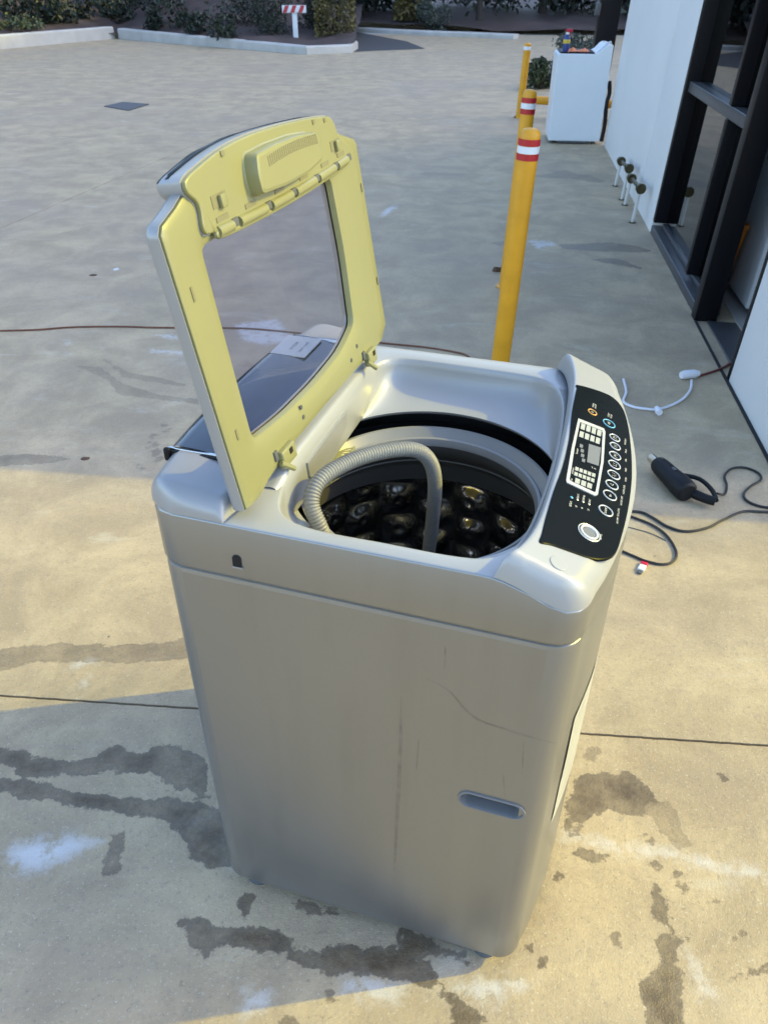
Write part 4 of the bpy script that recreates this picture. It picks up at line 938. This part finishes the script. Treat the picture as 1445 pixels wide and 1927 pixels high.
# silver framed display window
FRM = [onc(z7(*q), OFF) for q in ((185, 265), (515, 395), (535, 440), (510, 830), (435, 1255), (400, 1268), (35, 1095), (28, 1060), (100, 640))]
FRM2 = [onc(z7(*q), OFF) for q in ((208, 312), (490, 420), (500, 450), (478, 830), (408, 1215), (390, 1222), (78, 1075), (72, 1050), (135, 650))]
m_ = MB(); m_.rings([[tuple(q) for q in FRM], [tuple(q+PN*.0016) for q in FRM], [tuple(q+PN*.0016) for q in FRM2], [tuple(q) for q in FRM2]]); m_.build('display_frame', M['ring'], cp_, False)
def keyq(name, px, mt, h=.0007): 
    Q = [onc(z7(*q), OFF) for q in px]; MB().rings([[tuple(q) for q in Q], [tuple(q+PN*h) for q in Q]], True, False, True).build(name, mt, cp_, False)
keyq('display', ((325, 590), (480, 640), (450, 875), (300, 825)), M['grey_key'])
pale = mat('program_plate', (.36, .38, .36), .5)
def blk(x, y, w, h, sk=.38): return ((x, y), (x+w, y+w*sk), (x+w-h*.16, y+w*sk+h), (x-h*.16, y+h))
for r in range(2):
    for c in range(4): keyq('program_plate', blk(228+c*70-r*18, 322+c*27+r*100, 52, 72), pale)
for r in range(2):
    for c in range(5): keyq('program_plate', blk(152+c*54-r*12, 885+c*20+r*66, 42, 44), pale)
for c in range(3): keyq('program_plate', blk(152+c*78, 1030+c*30, 60, 62), pale)
for c in range(4):
    keyq('indicator', blk(210+c*8+(c % 2)*4, 590+c*62, 40, 40), M['grey_key'])
disc('indicator', onc(z7(105, 1282), OFF), .0022, 0, .0008, M['lamp_blue'], cp_, 12)
for q in ((180, 1312), (255, 1340), (330, 1370)): disc('indicator', onc(z7(*q), OFF), .0017, 0, .0006, M['ring'], cp_, 12)
# screw cap on the console
P_ = onc((1049, 1066), 0); 
P_ = P_+E1*.006; disc('screw_cap', P_+PN*.0002, .0115, 0, .0010, M['cover'], fc, 32)
# ---------------- lid
LA = np.array([.152, .012, .981]); L1 = np.array([.034, .999, .017]); L1 /= np.linalg.norm(L1); L2 = np.array([-.166, -.011, .986]); L2 -= L1*(L1@L2); L2 /= np.linalg.norm(L2); L3 = np.cross(L1, L2)
if L3[0] < 0: L3 = -L3
def lpx(px, off=0): P_ = onplane(px, LA+L3*off, L3); return np.array([(P_-LA)@L1, (P_-LA)@L2])
def L(s, t, n=0): return tuple(LA+L1*s+L2*t+L3*n)
lid = empty('lid', parent=wm)
LO = [(.0, .0), (.035, -.004), (.067, .004), (.16, .013), (.275, .014), (.40, .014), (.49, .013), (.55, .015), (.581, .034), (.583, .253), (.584, .348), (.578, .355), (.522, .372), (.498, .382), (.44, .386), (.275, .392), (.14, .392), (.075, .392), (.04, .377), (.006, .366), (-.001, .358)]
LO = [np.array(q) for q in LO]
GH = roundpoly([(.066, .072), (.16, .062), (.275, .060), (.38, .066), (.447, .086), (.462, .20), (.462, .318), (.29, .324), (.073, .324)], [.012, .03, .03, .03, .015, .03, .012, .0, .012], 5)
cl = np.array([.275, .19]); PHL = [2*math.pi*(k+.5)/160 for k in range(160)]
def corner_phis(P): return sorted(math.atan2(q[1]-cl[1], q[0]-cl[0]) % (2*math.pi) for q in P)
PHL = sorted(PHL+corner_phis(LO)); nL = len(PHL)
RO = radial(LO, cl, PHL); RG = radial(GH, cl, PHL)
def lr(r, n, sc=0.): return [L(cl[0]+(r[k]-sc)*math.cos(PHL[k]), cl[1]+(r[k]-sc)*math.sin(PHL[k]), n) for k in range(nL)]
m_ = MB(); mid_ = [RO[k]*.5+RG[k]*.5 for k in range(nL)]
m_.rings([lr(RO, -.004, .0025), lr(RO, -.0008, .0028), lr(RO, 0, .004), lr([a*.78+b*.22 for a, b in zip(RO, RG)], .0012), lr([a*.35+b*.65 for a, b in zip(RO, RG)], .001), lr([b+.012 for b in RG], -.0005), lr([b+.002 for b in RG], -.004), lr(RG, -.009), lr(RG, -.0135), lr([b+.004 for b in RG], -.0135)])
m_.build('inner_frame', M['cream'], lid, True, 0, 40)
m_ = MB(); m_.rings([lr(RO, -.003, .001), lr(RO, -.003), lr(RO, -.014, -.001), lr(RO, -.020, .001), lr(RO, -.024, .006), lr([a*.7+b*.3 for a, b in zip(RO, RG)], -.0255), lr([b-.001 for b in RG], -.0205), lr([b-.001 for b in RG], -.016)])
m_.build('outer_shell', M['silver_plastic'], lid, True, 0, 50)
m_ = MB(); m_.rings([lr([b+.003 for b in RG], -.0155), lr([b+.003 for b in RG], -.0142)], True, True, True); m_.build('glass_pane', M['lid_glass'], lid, False)
# dark seal along the far glass edge
m_ = MB(); m_.tube([L(.4635, .08, -.0125), L(.4655, .2, -.0125), L(.4645, .318, -.0125)], .0022, 6); m_.build('seal', M['black'], lid)
# folding upper flap
FLP = roundpoly([(.068, .336), (.30, .330), (.522, .338), (.535, .35), (.497, .372), (.489, .394), (.476, .403), (.415, .410), (.314, .4165), (.218, .4195), (.143, .4155), (.072, .403), (.058, .398), (.060, .385), (.078, .372)], [.015, .05, .006, .004, .01, .01, .008, .1, .1, .1, .1, .01, .006, .006, .01], 5)
FLP = resample(FLP, 150)
def fl(Q, n): return [L(q[0], q[1], n) for q in Q]
m_ = MB(); m_.rings([fl(inset(FLP, .0006), .002), fl(FLP, .004), fl(inset(FLP, .0008), .0068), fl(inset(FLP, .0025), .0075)], True, True, True); flap = m_.build('fold_flap', M['cream'], lid, True, 0, 40)
FLB = [q for q in FLP]; m_ = MB(); m_.rings([fl(inset(FLP, .0012), -.0315), fl(inset(FLP, -.001), -.027), fl(inset(FLP, -.0015), .0015)], True, True, True); m_.build('flap_shell', M['silver_plastic'], lid, True, 0, 40)
# black glass strip over the outside of the flap
FLK = [(.066, .4015), (.072, .404), (.143, .4165), (.218, .4205), (.314, .4175), (.415, .4112), (.476, .4045)]
FLK = resample(FLK, 30, False); m_ = MB(); m_.rings([[L(q[0], q[1]-.004, -.0345) for q in FLK], [L(q[0], q[1]-.001, -.0325) for q in FLK], [L(q[0], q[1]+.0012, -.018) for q in FLK], [L(q[0], q[1]+.0005, -.016) for q in FLK]], False); m_.build('outer_trim', M['black_gloss'], lid)
# handle pod with grille
def pod_off(n): return [(.190, .350), (.262, .3455), (.330, .346), (.384, .353), (.389, .372), (.384, .393), (.32, .399), (.25, .4005), (.195, .3985), (.188, .375)]
PD = resample(roundpoly(pod_off(0), .007, 5), 90); PD = [np.array(q)+np.array([0, .002]) for q in PD]
def pd(a, n, dx=0, dy=0): return [L(q[0]+dx, q[1]+dy, n) for q in inset(PD, a)]
m_ = MB(); m_.rings([pd(-.002, .0076), pd(.0, .0095), pd(.0008, .022), pd(.0022, .0262), pd(.006, .0275)], True, False, True); pod = m_.build('handle_pod', M['cream'], lid, True, 0, 40)
for k in range(26):
    s_ = .222+.0060*k; t_ = .386+.0035*math.sin(math.pi*k/25); MB().box((-.0016, -.0062, -.001), (.0016, .0062, .0004), Matrix(((L1[0], L2[0], L3[0], L(s_, t_, .0276)[0]), (L1[1], L2[1], L3[1], L(s_, t_, .0276)[1]), (L1[2], L2[2], L3[2], L(s_, t_, .0276)[2]), (0, 0, 0, 1)))).build('slot', M['cream_dark'], pod, False)
LM = lambda s_, t_, n: Matrix(((L1[0], L2[0], L3[0], L(s_, t_, n)[0]), (L1[1], L2[1], L3[1], L(s_, t_, n)[1]), (L1[2], L2[2], L3[2], L(s_, t_, n)[2]), (0, 0, 0, 1)))
# flap hinge barrels with dark knuckle gaps
hz = lambda s_: .3335-.004*math.sin(math.pi*(s_-.1)/.4)
for k, (a, b_) in enumerate(((.098, .132), (.150, .222), (.238, .300), (.314, .382), (.396, .458), (.470, .512))):
    m_ = MB(); m_.tube([L(a, hz(a), .006), L((a+b_)/2, hz((a+b_)/2), .006), L(b_, hz(b_), .006)], .0072, 10); m_.build('hinge_barrel', M['cream'], lid)
    MB().box((-.004, -.004, -.003), (.010, .006, .0105), LM(b_+.004, hz(b_)+.001, 0)).build('hinge_knuckle', M['foot'], lid, False, .001)
    MB().box((-.014, -.0025, 0), (.014, .0035, .0008), LM((a+b_)/2, hz((a+b_)/2)+.0125, .0076)).build('slot', M['cream_dark'], lid, False)
m_ = MB(); m_.tube(catmull([L(.082, .372, .002), L(.088, .35, .004), L(.096, .336, .005), L(.118, .3275, .005), L(.30, .322, .003), L(.50, .3275, .004), L(.528, .34, .004)], 8), .0042, 8); m_.build('flap_lip', M['cream'], lid)
# slide clips and small slots
for s_, t_ in ((.118, .3655), (.476, .362)):
    MB().box((-.017, -.0075, -.0005), (.017, .0075, .0006), LM(s_, t_, .0077)).build('clip_recess', M['cream_dark'], lid, False)
    MB().box((-.006, -.009, 0), (.006, .006, .006), LM(s_+.002, t_, .0079)).build('slide_clip', M['cream'], lid, False, .0015)
for s_, t_, w, h in ((.023, .285, .0022, .0085), (.027, .10, .0022, .007), (.568, .28, .0018, .007), (.570, .12, .0018, .007)):
    MB().box((-w, -h, 0), (w, h, .0012), LM(s_, t_, .0012)).build('slot', M['cream_dark'], lid, False)
for s_, t_ in ((.150, .4105), (.415, .4035), (.455, .4)):
    MB().box((-.004, -.003, 0), (.004, .003, .0012), LM(s_, t_, .0077)).build('slot', M['cream_dark'], lid, False)
# hinges at the lid foot
for s_, w in ((.125, .020), (.474, .018)):
    P_ = L(s_, .028, 0)
    MB().box((-w, -.010, -.002), (w, .016, .010), LM(s_, .012, 0)).build('hinge_block', M['cream'], lid, False, .003)
    MB().box((-w-.010, -.005, -.004), (-w-.001, .010, .004), LM(s_, .024, 0)).build('hinge_recess', M['foot'], lid, False, .001)
    MB().box((-.004, -.004, 0), (.004, .004, .0012), LM(s_+.004, .020, .0102)).build('slot', M['dark'], lid, False)
    MB().tube([L(s_-w-.004, .014, .006), L(s_-.004, -.006, .013)], .0042, 8).build('hinge_arm', M['cream'], lid)
for s_, t_ in ((.20, .036), (.40, .040), (.20, .052), (.432, .052)):
    MB().tube([L(s_, t_, .0008), L(s_, t_, .0022)], .0035, 12).build('screw', M['foot'], lid)
# ---------------- feet
for u_, v_ in ((.062, .040), (.545, .040), (.062, W-.04), (.545, W-.04)):
    MB().lathe([(.001, .0), (.027, .0), (.028, .006), (.024, .012), (.026, .034), (.001, .0345)], 20, (u_, v_)).build('foot', M['foot'], wm)
MB().rings([ringz(inset(OUT, .013), .0385), ringz(inset(OUT, .05), .040)], True, False, True).build('base_plate', M['dark'], wm, False)
# ---------------- peeling paper label on the front
def frontu(v): t = min(1, max(0, (v-.042)/(W-.084))); return UF+.040*math.sin(math.pi*t)**.85
V = []; F = []; nv_, nz_ = 14, 26
for j in range(nz_+1):
    z = .38+.27*j/nz_
    for i in range(nv_+1):
        v = .085+.15*i/nv_; curl = .0012*max(0, 1-(v-.085)/.05)**2*(.6+.4*math.sin(j*.21+1)**2)*(1.0 if z > .5 else .5)
        V.append((frontu(v)+.0012+curl, v, z))
for j in range(nz_):
    for i in range(nv_): a = j*(nv_+1)+i; F.append((a, a+1, a+nv_+2, a+nv_+1))
MB().add(V, F).build('paper_label', mat('faded_label', (.42, .42, .38), .5, 0, .15, 25), wm, True, 0, 60)
# ---------------- corrugated drain hose coiled into the well
hp = [onz(q, z) for q, z in (((612, 1015), .865), ((601, 990), .895), ((586, 945), .93), ((604, 902), .952), ((655, 870), .956), ((715, 851), .952), ((775, 846), .940), ((806, 864), .912), ((818, 905), .86), ((814, 975), .765), ((806, 1040), .68), ((800, 1080), .62))]
hp = resample(catmull(hp, 30), 700, False)
hose = MB(); hose.tube(hp, [.0119+.0009*math.sin(i*2*math.pi/5.4) for i in range(len(hp))], 14)
ho = tag(empty('drain_hose', tuple(WO), (0, 0, WYAW)), 'grey corrugated drain hose hooked into the open wash basket', 'hose')
hose.build('corrugated_tube', M['hose'], ho, True, 0, 80)
MB().tube([hp[-1], hp[-1]+(hp[-1]-hp[-6])*3.0], [.0130, .0130], 14).build('end_cuff', M['hose'], ho)
# ------------------------------------------------------------------ cables and small things on the ground
def gc_(px, r): q = gpt(px); return (q[0], q[1], r+.0005)
def cable(name, pxs, r, mt, label, cat='cable', parent=None, lift=None):
    P = [np.array(gc_(q, r)) for q in pxs]
    if lift:
        for i, z in lift.items(): P[i][2] += z
    P = catmull(P, 10); m_ = MB(); m_.tube(P, r, 8); o = m_.build(name, mt, parent)
    return tag(o, label, cat) if label else o
M['cord_black'] = mat('cord_black', (.010, .010, .012), .45); M['cord_orange'] = mat('cord_orange', (.14, .045, .018), .5, 0, .2, 30); M['cord_white'] = mat('cord_white', (.70, .71, .76), .4); M['cord_red'] = mat('cord_maroon', (.16, .03, .03), .5)
cable('extension_cord', ((-60, 626), (0, 624), (70, 622), (140, 617), (230, 616), (300, 618), (380, 618), (470, 620), (560, 628), (640, 637), (720, 647), (800, 655), (860, 665), (880, 672), (900, 690)), .0045, M['cord_orange'], 'thin brown extension cord lying across the yard behind the machine', 'cord')
wl = tag(empty('white_lead', tuple(gpt((1240, 775)))), 'white lead with plug and socket lying by the doorway', 'cord')
c0 = gpt((1240, 775)); 
def rel(px, r): q = gpt(px)-c0; return np.array([q[0], q[1], r+.0005])
MB().tube(catmull([rel(q, .006) for q in ((1172, 716), (1177, 740), (1172, 758), (1190, 768), (1215, 772), (1236, 773), (1262, 765), (1285, 752), (1298, 735), (1300, 718))], 10), .006, 10).build('lead', M['cord_white'], wl)
a = rel((1292, 712), .02); MB().tube([a+np.array([-.035, -.01, 0]), a+np.array([-.02, -.005, 0]), a+np.array([.03, .006, 0]), a+np.array([.055, .01, 0])], [.017, .021, .021, .013], 16).build('socket', M['cord_white'], wl)
a = rel((1237, 779), .014); MB().tube([a+np.array([.0, .03, .0]), a, a+np.array([.0, -.016, 0])], [.010, .016, .014], 14).build('plug', M['cord_white'], wl)
cable('maroon_cord', ((1312, 710), (1335, 703), (1352, 697), (1366, 690), (1372, 686)), .0055, M['cord_red'], 'short maroon cord running from the white socket to the doorway', 'cord')
# heat gun
G0 = gpt((1268, 938)); hg = tag(empty('heat_gun', tuple(G0)), 'black heat gun lying on its side with metal nozzle', 'heat gun')
noz, tail = gpt((1222, 880))-G0, gpt((1287, 944))-G0; ax_ = (tail-noz); ln = np.linalg.norm(ax_); ax_ /= ln
rz = .042
def bp_(t, s_=0, z=rz): sd = np.array([-ax_[1], ax_[0], 0]); return noz+ax_*ln*t+sd*s_+np.array([0, 0, z])
MB().tube([bp_(t) for t in (.15, .2, .3, .45, .6, .72, .82, .92, 1.0, 1.03)], [.026, .032, .035, .036, .038, .040, .042, .042, .039, .030], 20).build('housing', M['black'], hg)
MB().tube([bp_(t) for t in (-.03, .0, .10, .16)], [.0165, .0175, .0175, .022], 18).build('nozzle', mat('nozzle_metal', (.60, .52, .40), .3, .9, .1), hg)
MB().tube([bp_(-.035), bp_(-.012)], [.0140, .0140], 14).build('nozzle_bore', M['dark'], hg)
def gz_(px, z): q = gpt(px, z)-G0; return np.array([q[0], q[1], z])
grp = catmull([gz_(q, .030) for q in ((1280, 915), (1303, 928), (1326, 938), (1345, 944))], 6)
MB().tube(grp, [.019-.003*i/(len(grp)-1) for i in range(len(grp))], 14).build('grip', M['black'], hg)
grd = catmull([gz_(q, .030) for q in ((1258, 893), (1290, 895), (1318, 903), (1340, 924), (1347, 942))], 6)
MB().tube(grd, .0085, 10).build('guard', M['black'], hg)
MB().tube([bp_(.55, 0, rz+.036), bp_(.62, 0, rz+.037)], [.006, .006], 8).build('switch', M['foot'], hg)
for t, s_ in ((.25, .0), (.8, .0)): MB().tube([bp_(t, s_, rz+.034), bp_(t, s_, rz+.0385)], .004, 8).build('screw', M['foot'], hg)
cb_ = [np.array(gc_(q, .0045)) for q in ((1346, 938), (1362, 932), (1366, 915), (1362, 898), (1375, 884), (1400, 882), (1425, 892), (1430, 905), (1410, 918), (1398, 932), (1405, 945), (1430, 955), (1470, 960))]
cb_[0][2] = .022; MB().tube(catmull([q-G0 for q in cb_], 10), .0045, 8).build('power_cord', M['cord_black'], hg)
cable('black_cable', ((1150, 965), (1200, 965), (1225, 975), (1255, 993), (1290, 1002), (1330, 995), (1360, 980), (1395, 965), (1430, 965), (1480, 968)), .0045, M['cord_black'], 'black cable looping from under the machine past the heat gun')
cable('black_cable', ((1150, 962), (1195, 977), (1230, 992), (1255, 1012), (1271, 1040), (1266, 1058), (1245, 1064), (1215, 1058), (1190, 1048), (1160, 1035)), .0042, M['cord_black'], 'black cable bent in a tight loop ending at the memory stick')
cable('thin_wire', ((1150, 985), (1195, 996), (1225, 1005), (1252, 1018)), .0014, M['foot'], 'thin grey wire beside the looped black cable', 'wire')
U0 = gpt((1206, 1072)); us = tag(empty('memory_stick', tuple(U0), (0, 0, math.radians(58))), 'red and white memory stick with metal plug on the concrete', 'memory stick')
MB().box((-.012, -.011, .001), (.018, .011, .010)).build('case', mat('stick_white', (.70, .70, .68), .4), us, False, .002)
MB().box((.0185, -.0118, .001), (.034, .0118, .0108)).build('cap_end', mat('stick_red', (.55, .01, .05), .4), us, False, .003)
MB().box((-.028, -.0075, .002), (-.0125, .0075, .0068)).build('plug', M['foot'], us, False, .0008)
# leaf litter and debris
M['litter'] = mat('dry_leaf', (.10, .055, .03), .8, 0, .3, 60); M['chip'] = mat('pale_chip', (.62, .62, .62), .7)
def debris(px, s, mt, label, name, cat, seed, flat_=.15):
    rs = np.random.RandomState(seed); n = 9; top = []; bot = []
    q = gpt(px)
    for k in range(n):
        a = 2*math.pi*k/n; r = s*(.6+.5*rs.rand()); top.append((r*.75*math.cos(a), r*.6*math.sin(a), s*flat_*(.6+rs.rand()))); bot.append((r*math.cos(a), r*.85*math.sin(a), .0008))
    o = MB().rings([bot, top], True, False, True).build(name, mt, None, False); o.location = tuple(q); return tag(o, label, cat)
debris((936, 510), .045, M['litter'], 'curled dry leaf lying beside the front bollard', 'dry_leaf', 'leaf', 1, .5)
debris((176, 518), .03, M['litter'], 'small dark leaf on the pale concrete by a white scrap', 'dry_leaf', 'leaf', 2)
debris((219, 507), .03, M['chip'], 'white scrap lying beside a small dark leaf', 'paper_scrap', 'scrap', 3)
debris((978, 221), .10, M['litter'], 'dark clump at the foot of the thin yellow post', 'leaf_clump', 'leaf', 4, .3)
debris((160, 863), .02, M['litter'], 'small brown leaf beside the damp streak behind the machine', 'dry_leaf', 'leaf', 6)
